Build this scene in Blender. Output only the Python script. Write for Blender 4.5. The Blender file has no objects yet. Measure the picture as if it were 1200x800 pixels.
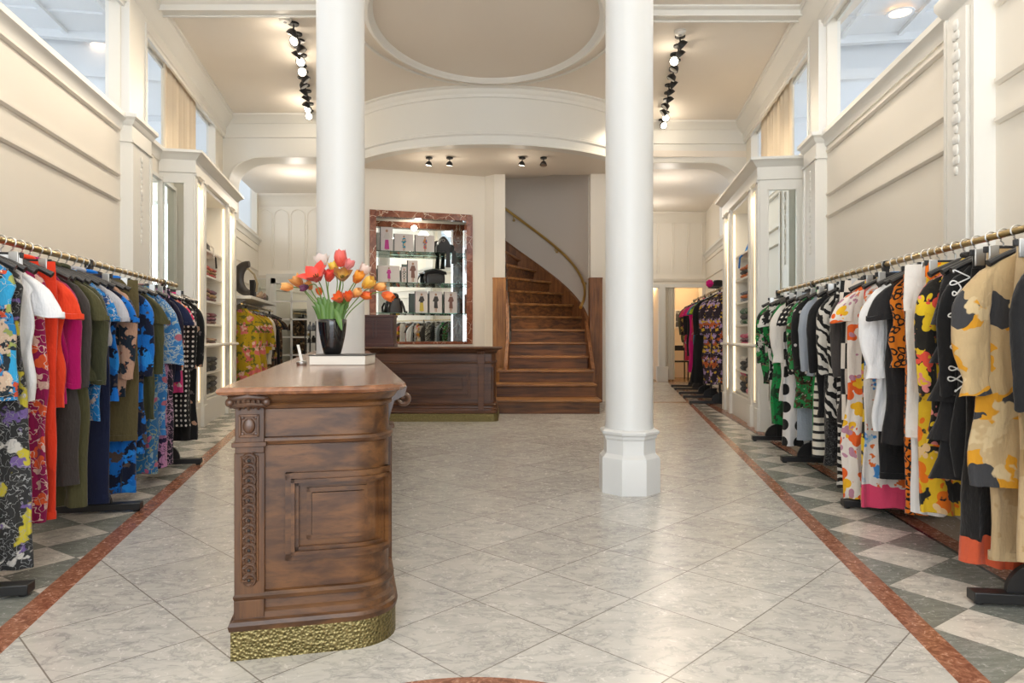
import bpy, bmesh, math, random
from mathutils import Vector, Matrix
random.seed(7)
R = math.radians
scene = bpy.context.scene
col = scene.collection

# ------------------------------------------------------------------ camera
cam_data = bpy.data.cameras.new('camera')
cam = bpy.data.objects.new('camera', cam_data); col.objects.link(cam)
cam.location = (0, 0, 1.1); cam.rotation_euler = (R(90), 0, 0)
cam_data.sensor_width = 36; cam_data.lens = 24.0
cam_data.shift_y = -7/1200
cam_data.clip_end = 100
scene.camera = cam
# ------------------------------------------------------------------ view + world + large lights
scene.view_settings.view_transform = 'Standard'
scene.view_settings.look = 'None'
scene.view_settings.gamma = 1
scene.view_settings.use_curve_mapping = False
scene.view_settings.exposure = EXPO = -0.06
world = bpy.data.worlds.new('sky'); scene.world = world
world.use_nodes = True
bg = world.node_tree.nodes['Background']
bg.inputs[0].default_value = (.80, .90, 1.0, 1); bg.inputs[1].default_value = 1.9
scene.cycles.max_bounces = 8; scene.cycles.diffuse_bounces = 5

def area(name, loc, rot, size, energy, color=(1, 1, 1)):
    d = bpy.data.lights.new(name, 'AREA'); d.shape = 'RECTANGLE'
    d.size, d.size_y = size; d.energy = energy; d.color = color
    o = bpy.data.objects.new(name, d); col.objects.link(o); o.location = loc; o.rotation_euler = rot
    return o
# daylight through the shopfront behind the camera
area('shopfront_daylight', (0, -2.3, 2.4), (R(90), 0, 0), (5, 4.2), 230, (.93, .97, 1))
def lamp(name, loc, energy, color=(1, .80, .58), r=.05):
    d = bpy.data.lights.new(name, 'POINT'); d.energy = energy; d.color = color; d.shadow_soft_size = r
    o = bpy.data.objects.new(name, d); col.objects.link(o); o.location = loc
    return o
def spot(name, loc, target, energy, color=(1, .82, .60), ang=75, r=.04, blend=.8):
    d = bpy.data.lights.new(name, 'SPOT'); d.energy = energy; d.color = color; d.shadow_soft_size = r
    d.spot_size = R(ang); d.spot_blend = blend
    o = bpy.data.objects.new(name, d); col.objects.link(o); o.location = loc
    v = Vector(target)-Vector(loc); o.rotation_euler = v.to_track_quat('-Z', 'Y').to_euler()
    return o

# warm fill lamps without fixtures, added out of view to brighten the room
for sx in (-1, 1):
    for y in (0.2, 1.7, 3.2, 4.7, 6.0):
        x0 = sx*(1.6+.12*y)
        spot('row_fill_spot', (x0, y, 4.45), (sx*(2.5+.18*y), y+.5, 1.9), 40, (1, .90, .77), ang=110, r=.12)
        lamp('row_fill_glow', (x0, y, 4.0), 8, (1, .90, .78), .15)

# ------------------------------------------------------------------ helpers
def GY(py): return 880/(py-393)
def PX(px, Y): return (px-600)/800*Y
def PZ(py, Y): return 1.1+(393-py)/800*Y
def WL(Y): return -2.45-.2*Y
def WR(Y): return 2.16+.152*Y

class FR:
    def __init__(s, o, ux, inward=None):
        l = math.hypot(*ux); s.o = o; s.ux = (ux[0]/l, ux[1]/l)
        s.uy = (-s.ux[1], s.ux[0])
        if inward == 'right': s.uy = (s.ux[1], -s.ux[0])
    def __call__(s, x, y, z):
        return (s.o[0]+x*s.ux[0]+y*s.uy[0], s.o[1]+x*s.ux[1]+y*s.uy[1], z)
LF = FR((-2.45, 0), (-.2, 1), 'right')
RF = FR((2.16, 0), (.152, 1))
SL = math.hypot(1, .2); SR = math.hypot(1, .152)

def wpos(o):
    p = Vector((0, 0, 0))
    while o: p += o.location; o = o.parent
    return p

class MB:
    def __init__(s, fr=None): s.v = []; s.f = []; s.fr = fr; s.uv = []
    def add(s, vs, fs):
        n = len(s.v)
        s.uv += [(p[0]+p[1], p[2], 0) for p in vs]
        s.v += [s.fr(*p) if s.fr else tuple(p) for p in vs]
        s.f += [tuple(i+n for i in f) for f in fs]
        return s
    def box(s, x0, x1, y0, y1, z0, z1):
        return s.add([(x0,y0,z0),(x1,y0,z0),(x1,y1,z0),(x0,y1,z0),(x0,y0,z1),(x1,y0,z1),(x1,y1,z1),(x0,y1,z1)],
              [(0,3,2,1),(4,5,6,7),(0,1,5,4),(1,2,6,5),(2,3,7,6),(3,0,4,7)])
    def prism(s, poly, z0, z1):
        n = len(poly)
        return s.add([(x,y,z0) for x,y in poly]+[(x,y,z1) for x,y in poly],
              [tuple(range(n))[::-1], tuple(range(n,2*n))]+[(i,(i+1)%n,(i+1)%n+n,i+n) for i in range(n)])
    def prism_y(s, poly, y0, y1):
        n = len(poly)
        return s.add([(x,y0,z) for x,z in poly]+[(x,y1,z) for x,z in poly],
              [tuple(range(n)), tuple(range(n,2*n))[::-1]]+[(i,(i+1)%n,(i+1)%n+n,i+n) for i in range(n)])
    def prism_x(s, poly, x0, x1):
        n = len(poly)
        return s.add([(x0,y,z) for y,z in poly]+[(x1,y,z) for y,z in poly],
              [tuple(range(n)), tuple(range(n,2*n))[::-1]]+[(i,(i+1)%n,(i+1)%n+n,i+n) for i in range(n)])
    def loft(s, rings, caps=True):
        n = len(rings[0]); vs = [p for r in rings for p in r]; fs = []
        for k in range(len(rings)-1):
            for i in range(n):
                j = (i+1) % n
                fs.append((k*n+i, k*n+j, (k+1)*n+j, (k+1)*n+i))
        if caps:
            fs.append(tuple(range(n))[::-1]); b = (len(rings)-1)*n; fs.append(tuple(range(b, b+n)))
        m = len(s.uv); s.add(vs, fs)
        # unrolled cloth coordinates: signed distance round the ring, seam on the wall side
        for k, r in enumerate(rings):
            d = [0]
            for i in range(n): d.append(d[-1]+math.dist(r[i], r[(i+1) % n]))
            T = d[-1]; q = T/4
            for i in range(n):
                u = d[i] if d[i] < T/2 else d[i]-T
                s.uv[m+k*n+i] = (u+r[0][0]*.6, r[i][2], 0)
        return s
    def lathe(s, cx, cy, prof, n=32, rot=0, ex=1, ey=1):
        return s.loft([[(cx+ex*r*math.cos(rot+2*math.pi*i/n), cy+ey*r*math.sin(rot+2*math.pi*i/n), z) for i in range(n)] for r, z in prof])
    def cyl(s, cx, cy, r, z0, z1, n=20): return s.lathe(cx, cy, [(r, z0), (r, z1)], n)
    def tube(s, pts, r, n=8, flat=1):
        pts = [Vector(p) for p in pts]; rr = r if isinstance(r, (list, tuple)) else [r]*len(pts)
        rings = []; prev = None
        for i, p in enumerate(pts):
            t = (pts[min(i+1, len(pts)-1)]-pts[max(i-1, 0)]).normalized()
            if prev is None:
                a = Vector((0, 0, 1)) if abs(t.z) < .9 else Vector((1, 0, 0))
                u = t.cross(a).normalized()
            else:
                u = (prev-t*prev.dot(t)).normalized()
            prev = u; w = t.cross(u)
            rings.append([tuple(p+(u*math.cos(2*math.pi*k/n)*flat+w*math.sin(2*math.pi*k/n))*rr[i]) for k in range(n)])
        return s.loft(rings)
    def sphere(s, c, r, n=12, m=8, sc=(1,1,1)):
        rings = []
        for k in range(1, m):
            a = math.pi*k/m
            rings.append([(c[0]+sc[0]*r*math.sin(a)*math.cos(2*math.pi*i/n), c[1]+sc[1]*r*math.sin(a)*math.sin(2*math.pi*i/n), c[2]+sc[2]*r*math.cos(a)) for i in range(n)])
        return s.loft(rings)
    def sweep(s, path, prof, closed=False):
        """path: xy points; prof: (offset to the left of travel, z)"""
        n = len(path); rings = []
        for i, p in enumerate(path):
            a = path[(i-1) % n] if (closed or i > 0) else None
            b = path[(i+1) % n] if (closed or i < n-1) else None
            ns = []
            for q0, q1 in ((a, p), (p, b)):
                if q0 is None or q1 is None: continue
                dx, dy = q1[0]-q0[0], q1[1]-q0[1]; l = math.hypot(dx, dy) or 1
                ns.append((-dy/l, dx/l))
            nx = sum(q[0] for q in ns)/len(ns); ny = sum(q[1] for q in ns)/len(ns)
            l2 = nx*nx+ny*ny
            nx /= l2; ny /= l2
            rings.append([(p[0]+nx*o, p[1]+ny*o, z) for o, z in prof])
        if closed: rings.append(rings[0])
        return s.loft(rings, caps=not closed)
    def frame(s, x0, x1, z0, z1, w, y0, y1, ins=0):
        """rectangular moulding frame in the xz plane with thickness from y0 to y1, inner edge bevelled"""
        s.prism_y([(x0,z0),(x1,z0),(x1-w,z0+w),(x0+w,z0+w)], y0, y1)
        s.prism_y([(x0,z1),(x1,z1),(x1-w,z1-w),(x0+w,z1-w)], y0, y1)
        s.prism_y([(x0,z0),(x0,z1),(x0+w,z1-w),(x0+w,z0+w)], y0, y1)
        s.prism_y([(x1,z0),(x1,z1),(x1-w,z1-w),(x1-w,z0+w)], y0, y1)
        return s
    def build(s, name, mat, parent=None, bevel=0, smooth=True, sub=0, ang=38):
        me = bpy.data.meshes.new(name)
        xs = [p[0] for p in s.v]; ys = [p[1] for p in s.v]; zs = [p[2] for p in s.v]
        if parent is None:
            off = Vector(((min(xs)+max(xs))/2, (min(ys)+max(ys))/2, min(zs)))
            loc = off
        else:
            off = wpos(parent); loc = Vector((0, 0, 0))
        me.from_pydata([tuple(Vector(p)-off) for p in s.v], [], s.f)
        b = bmesh.new(); b.from_mesh(me); bmesh.ops.recalc_face_normals(b, faces=b.faces[:]); b.to_mesh(me); b.free()
        if smooth:
            for p in me.polygons: p.use_smooth = True
            me.set_sharp_from_angle(angle=R(ang))
        at = me.attributes.new('cloth', 'FLOAT_VECTOR', 'POINT')
        at.data.foreach_set('vector', [c for q in s.uv for c in q])
        me.materials.append(mat)
        o = bpy.data.objects.new(name, me); col.objects.link(o); o.location = loc
        if parent: o.parent = parent
        if bevel:
            m = o.modifiers.new('bevel', 'BEVEL'); m.width = bevel; m.segments = 2; m.limit_method = 'ANGLE'
        if sub:
            m = o.modifiers.new('sub', 'SUBSURF'); m.levels = sub; m.render_levels = sub
        return o

def tag(o, label, cat, group=None):
    o['label'] = label; o['category'] = cat
    if group: o['group'] = group
    return o
def struct(o): o['kind'] = 'structure'; return o
def thing(name, label, cat, loc=(0, 0, 0), group=None):
    o = bpy.data.objects.new(name, None); col.objects.link(o); o.location = loc; o.empty_display_size = .05
    return tag(o, label, cat, group)
def copy_tree(o, parent=None):
    c = o.copy(); col.objects.link(c); c.parent = parent
    for ch in list(o.children): copy_tree(ch, c)
    return c
def arc(cx, cy, r, a0, a1, n): return [(cx+r*math.cos(R(a0+(a1-a0)*i/n)), cy+r*math.sin(R(a0+(a1-a0)*i/n))) for i in range(n+1)]

# ------------------------------------------------------------------ node expressions
class NT:
    def __init__(s, name):
        s.m = bpy.data.materials.new(name); s.m.use_nodes = True; s.t = s.m.node_tree
        s.b = s.t.nodes['Principled BSDF']
        s.obj = s.t.nodes.new('ShaderNodeTexCoord').outputs['Object']
        s.pos = None
    def n(s, typ, **kw):
        nd = s.t.nodes.new(typ)
        for k, v in kw.items(): setattr(nd, k, v)
        return nd
    def put(s, sock, v):
        if hasattr(v, 'is_linked') or isinstance(v, bpy.types.NodeSocket): s.t.links.new(v, sock)
        else:
            if sock.type == 'RGBA' and len(v) == 3: v = (*v, 1)
            sock.default_value = v
    def math(s, op, a, b=0, c=0):
        nd = s.n('ShaderNodeMath', operation=op)
        s.put(nd.inputs[0], a); s.put(nd.inputs[1], b); s.put(nd.inputs[2], c)
        return nd.outputs[0]
    def add(s, a, b): return s.math('ADD', a, b)
    def sub(s, a, b): return s.math('SUBTRACT', a, b)
    def mul(s, a, b): return s.math('MULTIPLY', a, b)
    def gt(s, a, b): return s.math('GREATER_THAN', a, b)
    def lt(s, a, b): return s.math('LESS_THAN', a, b)
    def sstep(s, x, a, b):
        nd = s.n('ShaderNodeMapRange', interpolation_type='SMOOTHSTEP')
        s.put(nd.inputs[0], x); nd.inputs[1].default_value = a; nd.inputs[2].default_value = b
        return nd.outputs[0]
    def mix(s, f, a, b):
        nd = s.n('ShaderNodeMix', data_type='RGBA')
        s.put(nd.inputs[0], f); s.put(nd.inputs[6], a); s.put(nd.inputs[7], b)
        return nd.outputs[2]
    def xyz(s, v):
        nd = s.n('ShaderNodeSeparateXYZ'); s.put(nd.inputs[0], v); return nd.outputs
    def vec(s, x, y, z):
        nd = s.n('ShaderNodeCombineXYZ')
        for i, q in enumerate((x, y, z)): s.put(nd.inputs[i], q)
        return nd.outputs[0]
    def vadd(s, a, b):
        nd = s.n('ShaderNodeVectorMath', operation='ADD'); s.put(nd.inputs[0], a); s.put(nd.inputs[1], b); return nd.outputs[0]
    def vmul(s, a, b):
        nd = s.n('ShaderNodeVectorMath', operation='MULTIPLY'); s.put(nd.inputs[0], a); s.put(nd.inputs[1], b); return nd.outputs[0]
    def noise(s, v, scale, detail=2, rough=.5, dist=0, colour=False):
        nd = s.n('ShaderNodeTexNoise'); s.put(nd.inputs['Vector'], v)
        nd.inputs['Scale'].default_value = scale; nd.inputs['Detail'].default_value = detail
        nd.inputs['Roughness'].default_value = rough; nd.inputs['Distortion'].default_value = dist
        return nd.outputs[1 if colour else 0]
    def vor(s, v, scale, feature='F1', rnd=1, out=0, dims='3D'):
        nd = s.n('ShaderNodeTexVoronoi', feature=feature, voronoi_dimensions=dims); s.put(nd.inputs['Vector'], v)
        nd.inputs['Scale'].default_value = scale; nd.inputs['Randomness'].default_value = rnd
        return nd.outputs[out]
    def wave(s, v, scale, dist=0, det=2, dscale=1, direction='X'):
        nd = s.n('ShaderNodeTexWave', bands_direction=direction); s.put(nd.inputs['Vector'], v)
        nd.inputs['Scale'].default_value = scale; nd.inputs['Distortion'].default_value = dist
        nd.inputs['Detail'].default_value = det; nd.inputs['Detail Scale'].default_value = dscale
        return nd.outputs[1]
    def bump(s, h, strength=.3, dist=.01):
        nd = s.n('ShaderNodeBump'); nd.inputs['Strength'].default_value = strength; nd.inputs['Distance'].default_value = dist
        s.put(nd.inputs['Height'], h); s.t.links.new(nd.outputs[0], s.b.inputs['Normal'])
    def set(s, **kw):
        for k, v in kw.items(): s.put(s.b.inputs[k.replace('_', ' ')], v)
        return s.m

def plain(name, c, rough=.6, metal=0, spec=.5, coat=0, **kw):
    t = NT(name); t.set(Base_Color=c, Roughness=rough, Metallic=metal)
    t.b.inputs['Specular IOR Level'].default_value = spec; t.b.inputs['Coat Weight'].default_value = coat
    return t.m
def painted(name, c, rough=.55):
    t = NT(name)
    n = t.noise(t.obj, 3, 3)
    t.set(Base_Color=t.mix(t.mul(n, .10), c, tuple(q*.80 for q in c)), Roughness=rough)
    t.bump(t.noise(t.obj, 60, 2), .04, .004)
    return t.m
def wood(name, dark, light, rough=.32, axis='Z', sc=1, coat=.3):
    t = NT(name)
    st = {'Z': (14, 14, 1.1), 'X': (1.1, 14, 14), 'Y': (14, 1.1, 14)}[axis]
    v = t.vmul(t.obj, tuple(q*sc for q in st))
    n = t.noise(v, 1.6, 5, .55, .35)
    f = t.noise(t.vmul(t.obj, tuple(q*6*sc for q in st)), 1.5, 2)
    k = t.sstep(n, .32, .70)
    c = t.mix(k, dark, light)
    c = t.mix(t.mul(t.sstep(f, .5, .8), .35), c, tuple(q*.45 for q in dark))
    w = t.noise(t.obj, 2.3, 3)
    c = t.mix(t.mul(t.sstep(w, .45, .75), .4), c, tuple(min(1, q*1.35) for q in light))
    t.set(Base_Color=c, Roughness=t.add(t.mul(f, .15), rough-.07))
    t.b.inputs['Coat Weight'].default_value = coat; t.b.inputs['Coat Roughness'].default_value = .15
    t.bump(f, .12, .002)
    return t.m
def emit(name, c, strength):
    t = NT(name); t.set(Base_Color=c, Emission_Color=c); t.b.inputs['Emission Strength'].default_value = strength
    return t.m
def print_mat(name, base, layers=(), rough=.85, seed=0, sheen=.2):
    t = NT(name)
    at = t.n('ShaderNodeAttribute', attribute_name='cloth').outputs['Vector']
    o_ = t.xyz(at); o = (o_[0], o_[0], o_[1])
    v0 = t.vec(t.add(o_[0], seed*3.17), t.add(o_[1], seed*1.71), 0.0)
    c = base
    for L in layers:
        typ, cc, sc, th = L[:4]; d = L[4] if len(L) > 4 else 0; ofs = L[5] if len(L) > 5 else 0
        v = t.vadd(v0, (ofs, ofs*.7, 0)) if ofs else v0
        if d:
            nc = t.noise(v, sc*1.3 if typ != 'stripe' else 8, 2, colour=True)
            nc = t.vadd(nc, (-.5, -.5, -.5)); v = t.vadd(v, t.vmul(nc, (d, d, 0)))
        if typ == 'blob': m = t.lt(t.vor(v, sc, dims='2D'), th)
        elif typ == 'flower':
            # petals: radius modulated by a second voronoi
            dd = t.vor(v, sc, dims='2D'); pet = t.vor(v, sc*3.3, dims='2D')
            m = t.lt(t.add(dd, t.mul(pet, .45)), th)
        elif typ == 'ring':
            dd = t.vor(v, sc, dims='2D'); m = t.mul(t.gt(dd, th[0]), t.lt(dd, th[1]))
        elif typ == 'noise': m = t.sstep(t.noise(v, sc, 3, .6), th-.015, th+.015)
        elif typ == 'stripe':
            m = t.gt(t.wave(v, sc, L[6] if len(L) > 6 else 0, 2, 1.5, L[7] if len(L) > 7 else 'Y'), th)
        elif typ == 'dots': m = t.lt(t.vor(v, sc, rnd=0, dims='2D'), th)
        elif typ == 'edge': m = t.lt(t.vor(v, sc, 'DISTANCE_TO_EDGE', dims='2D'), th)
        elif typ == 'cell':
            r = t.xyz(t.vor(v, sc, out=1, dims='2D'))[0]; m = t.gt(r, th)
        elif typ == 'check':
            nd = t.n('ShaderNodeTexChecker'); t.put(nd.inputs[0], v); nd.inputs['Scale'].default_value = sc; m = nd.outputs[1]
        elif typ == 'below': m = t.lt(t.add(o[2], t.mul(t.noise(v, 12, 2), .1)), th)
        c = t.mix(m, c, cc)
    t.set(Base_Color=c, Roughness=rough); t.b.inputs['Sheen Weight'].default_value = sheen
    t.b.inputs['Specular IOR Level'].default_value = .2
    t.bump(t.add(t.noise(t.vmul(t.obj, (26, 26, 7)), 1, 3, .6), t.mul(t.noise(t.obj, 9, 3, .6, .6), .8)), .55, .022)
    return t.m

# ------------------------------------------------------------------ materials
M = {}
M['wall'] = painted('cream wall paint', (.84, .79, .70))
M['white'] = painted('white trim paint', (.78, .77, .725), .45)
M['column'] = painted('column paint', (.72, .73, .725), .40)
M['ceil'] = painted('shade-tinted ceiling paint', (.82, .76, .68), .7)  # white paint tinted tan: the dimmer lighting is put into the colour
M['mezz'] = painted('mezzanine paint', (.86, .88, .90), .5)
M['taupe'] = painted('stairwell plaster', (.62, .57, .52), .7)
M['mirror'] = plain('mirror glass', (.86, .90, .88), .02, 1)
M['brass'] = plain('aged brass', (.50, .37, .17), .32, 1)
M['brasswall'] = plain('brass handrail', (.62, .42, .14), .28, 1)
M['black'] = plain('black metal', (.012, .012, .013), .4)
M['blackp'] = plain('black plastic', (.015, .015, .016), .35)
M['steel'] = plain('brushed steel', (.55, .55, .54), .35, 1)
M['vase'] = plain('black glaze', (.006, .006, .007), .06, 0, .6, .6)
M['box'] = plain('cream lacquer box', (.80, .77, .70), .35)
M['wood'] = wood('walnut', (.045, .017, .006), (.145, .060, .019), rough=.42, coat=.08)
M['woodx'] = wood('walnut across', (.052, .020, .007), (.150, .063, .019), axis='X', rough=.42, coat=.08)
M['wooddk'] = wood('dark walnut', (.045, .015, .006), (.125, .045, .016), axis='X', rough=.45, coat=.05)
M['carve'] = wood('carved walnut', (.035, .014, .008), (.10, .045, .022))
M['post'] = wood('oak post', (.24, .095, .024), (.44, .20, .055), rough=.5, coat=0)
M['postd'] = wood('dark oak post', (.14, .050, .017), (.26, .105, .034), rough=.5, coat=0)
M['stair'] = wood('stair oak', (.062, .022, .007), (.22, .082, .022), axis='X', rough=.5, coat=0)
M['tread'] = wood('paler oak tread', (.15, .060, .016), (.36, .16, .046), axis='X', rough=.42, coat=.05)  # treads coloured lighter than the risers
M['top'] = wood('polished counter top', (.13, .048, .020), (.30, .125, .055), axis='Y', rough=.24, coat=.45)
def hammered():
    t = NT('hammered brass'); d = t.vor(t.obj, 95)
    t.set(Base_Color=t.mix(t.sstep(d, .1, .7), (.13, .11, .045), (.27, .22, .10)), Metallic=1, Roughness=.42)
    t.bump(d, .8, .006); return t.m
M['hammer'] = hammered()
def redmarble():
    t = NT('red brown marble'); n = t.noise(t.obj, 7, 5, .65, .8)
    vv = t.vadd(t.obj, t.vmul(t.noise(t.obj, 4, 3, colour=True), (.25, .25, .25)))
    e = t.vor(vv, 3.2, 'DISTANCE_TO_EDGE')
    c = t.mix(t.sstep(n, .35, .7), (.17, .048, .026), (.34, .125, .07))
    c = t.mix(t.mul(t.lt(e, .010), .8), c, (.72, .55, .42))
    t.set(Base_Color=c, Roughness=.14); return t.m
M['redmarble'] = redmarble()
def glassm():
    t = NT('shelf glass'); t.set(Base_Color=(.55, .85, .75), Roughness=.03)
    t.b.inputs['Transmission Weight'].default_value = 1; t.b.inputs['IOR'].default_value = 1.45; return t.m
M['glass'] = glassm()
M['led'] = emit('warm led strip', (1, .76, .46), 3)
M['bulb'] = emit('lit lens', (1, .90, .74), 6)
M['down'] = emit('downlight lens', (1, .74, .5), 3.0)

# floor: marble slabs laid diagonally, red border bands, green-grey and white side checker
def floor_mat():
    t = NT('marble floor'); geo = t.n('ShaderNodeNewGeometry').outputs['Position']
    p = t.xyz(geo); X, Y = p[0], p[1]
    def lin(a, b, c): return t.add(t.add(t.mul(X, a), t.mul(Y, b)), c)
    def grid(ox, oy, ang, size):
        c, s = math.cos(R(ang)), math.sin(R(ang))
        return lin(c/size, s/size, -(ox*c+oy*s)/size), lin(-s/size, c/size, (ox*s-oy*c)/size)
    def marble(i, j, white, grey, sc, amt, stretch):
        wn = t.n('ShaderNodeTexWhiteNoise', noise_dimensions='2D'); t.put(wn.inputs['Vector'], t.vec(i, j, 0.0))
        r = wn.outputs[1]
        v = t.vadd(t.vmul(geo, stretch), t.vmul(r, (17, 13, 9)))
        w = t.noise(v, 2.2, 3, .6, colour=True)
        v2 = t.vadd(v, t.vmul(w, (.30, .30, .30)))
        n = t.noise(v2, sc, 7, .66, .25)
        e = t.math('ABSOLUTE', t.sub(t.noise(v2, sc*.7, 6, .66, .4), .5))
        vein = t.math('SUBTRACT', 1.0, t.sstep(e, .0, .04))
        cl = t.sstep(n, .42, .68)
        f = t.math('MINIMUM', t.add(t.mul(cl, amt*.65), t.mul(vein, amt*.75)), 1.0)
        c = t.mix(f, white, grey)
        tone = t.mix(wn.outputs[0], (1, 1, 1), (.86, .85, .84))
        mm = t.n('ShaderNodeMix', data_type='RGBA', blend_type='MULTIPLY'); mm.inputs[0].default_value = 1
        t.put(mm.inputs[6], c); t.put(mm.inputs[7], tone)
        return mm.outputs[2]
    a, b = grid(.1638, 3.177, 46.0, .464)
    fa, fb = t.math('FLOOR', a), t.math('FLOOR', b)
    def gap(q, w): 
        fr = t.math('FRACT', q); return t.math('MINIMUM', fr, t.math('SUBTRACT', 1.0, fr))
    g = t.lt(t.math('MINIMUM', gap(a, 0), gap(b, 0)), .0055)
    main = marble(fa, fb, (.62, .605, .575), (.30, .30, .30), 7.5, .58, (1.0, 1.6, 1))
    main = t.mix(t.mul(g, .8), main, (.14, .12, .10))
    # side checkers
    def checker(ox, oy, ang, odd):
        a, b = grid(ox, oy, ang, .313)
        fa, fb = t.math('FLOOR', a), t.math('FLOOR', b)
        par = t.math('PINGPONG', t.add(fa, t.add(fb, odd)), 1.0)
        w = marble(fa, fb, (.72, .69, .63), (.34, .33, .31), 5, .6, (1, 1.8, 1))
        k = marble(fb, fa, (.20, .215, .195), (.34, .355, .33), 9, .8, (1.0, 3.5, 1))
        c = t.mix(t.gt(par, .5), w, k)
        g = t.lt(t.math('MINIMUM', gap(a, 0), gap(b, 0)), .006)
        return t.mix(t.mul(g, .5), c, (.12, .11, .10))
    cl = checker(-2.421, 3.554, 56.6, 100.0)
    cr = checker(1.798, 3.877, 35.7, 101.0)
    n = t.noise(geo, 28, 5, .65, 1.5)
    red = t.mix(t.sstep(n, .35, .68), (.20, .072, .042), (.43, .20, .125))
    li, lo = lin(1, .2474, 1.185), lin(1, .246, 1.297)     # >0 inside
    ri, ro = lin(-1, .162, 1.065), lin(-1, .157, 1.18)
    ll, rr = lin(1, .255, 1.777), lin(-1, .115, 1.845)
    c = main
    c = t.mix(t.lt(li, 0), c, red); c = t.mix(t.lt(lo, 0), c, cl)
    c = t.mix(t.lt(ri, 0), c, red); c = t.mix(t.lt(ro, 0), c, cr)
    c = t.mix(t.lt(ll, 0), c, (.03, .025, .02)); c = t.mix(t.lt(ll, -.02), c, red); c = t.mix(t.lt(ll, -.12), c, (.36, .30, .24))
    c = t.mix(t.lt(rr, 0), c, (.03, .025, .02)); c = t.mix(t.lt(rr, -.02), c, red); c = t.mix(t.lt(rr, -.12), c, (.36, .30, .24))
    # round inlay in front of the camera
    dx, dy = t.add(X, .115), t.sub(Y, 1.47)
    rad = t.math('SQRT', t.add(t.mul(dx, dx), t.mul(dy, dy)))
    c = t.mix(t.lt(rad, .73), c, red)
    # cross band at the back of the right aisle, timber in the fitting rooms
    c = t.mix(t.mul(t.gt(Y, 11.15), t.mul(t.lt(Y, 11.35), t.gt(X, 1.8))), c, red)
    c = t.mix(t.gt(Y, 16.1), c, (.30, .17, .08))
    t.set(Base_Color=c, Roughness=t.add(t.mul(n, .12), .20))
    t.b.inputs['Specular IOR Level'].default_value = .45
    return t.m
M['floor'] = floor_mat()
# ================================================================== THE SETTING
ZC = 4.62
struct(MB().prism([(-9, -2.4), (9, -2.4), (9, 18.6), (-9, 18.6)], -.15, 0).build('floor', M['floor'], smooth=False))
# main ceiling, with the shallow ceiling of the rear rooms behind the arched beams
struct(MB().prism([(-2.3, -2.4), (3.0, -2.4), (4.0, 11.6), (3.9, 12), (-4.95, 12), (-1.97, -2.4)], ZC, ZC+.12).build('ceiling', M['ceil'], smooth=False))
struct(MB().prism([(WL(11.1)-.2, 11.1), (WR(11.4)+.2, 11.3), (WR(16.6)+.2, 17.9), (WL(16)-.2, 17.9)], 4.05, 4.15).build('ceiling_rear', M['ceil'], smooth=False))

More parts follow.
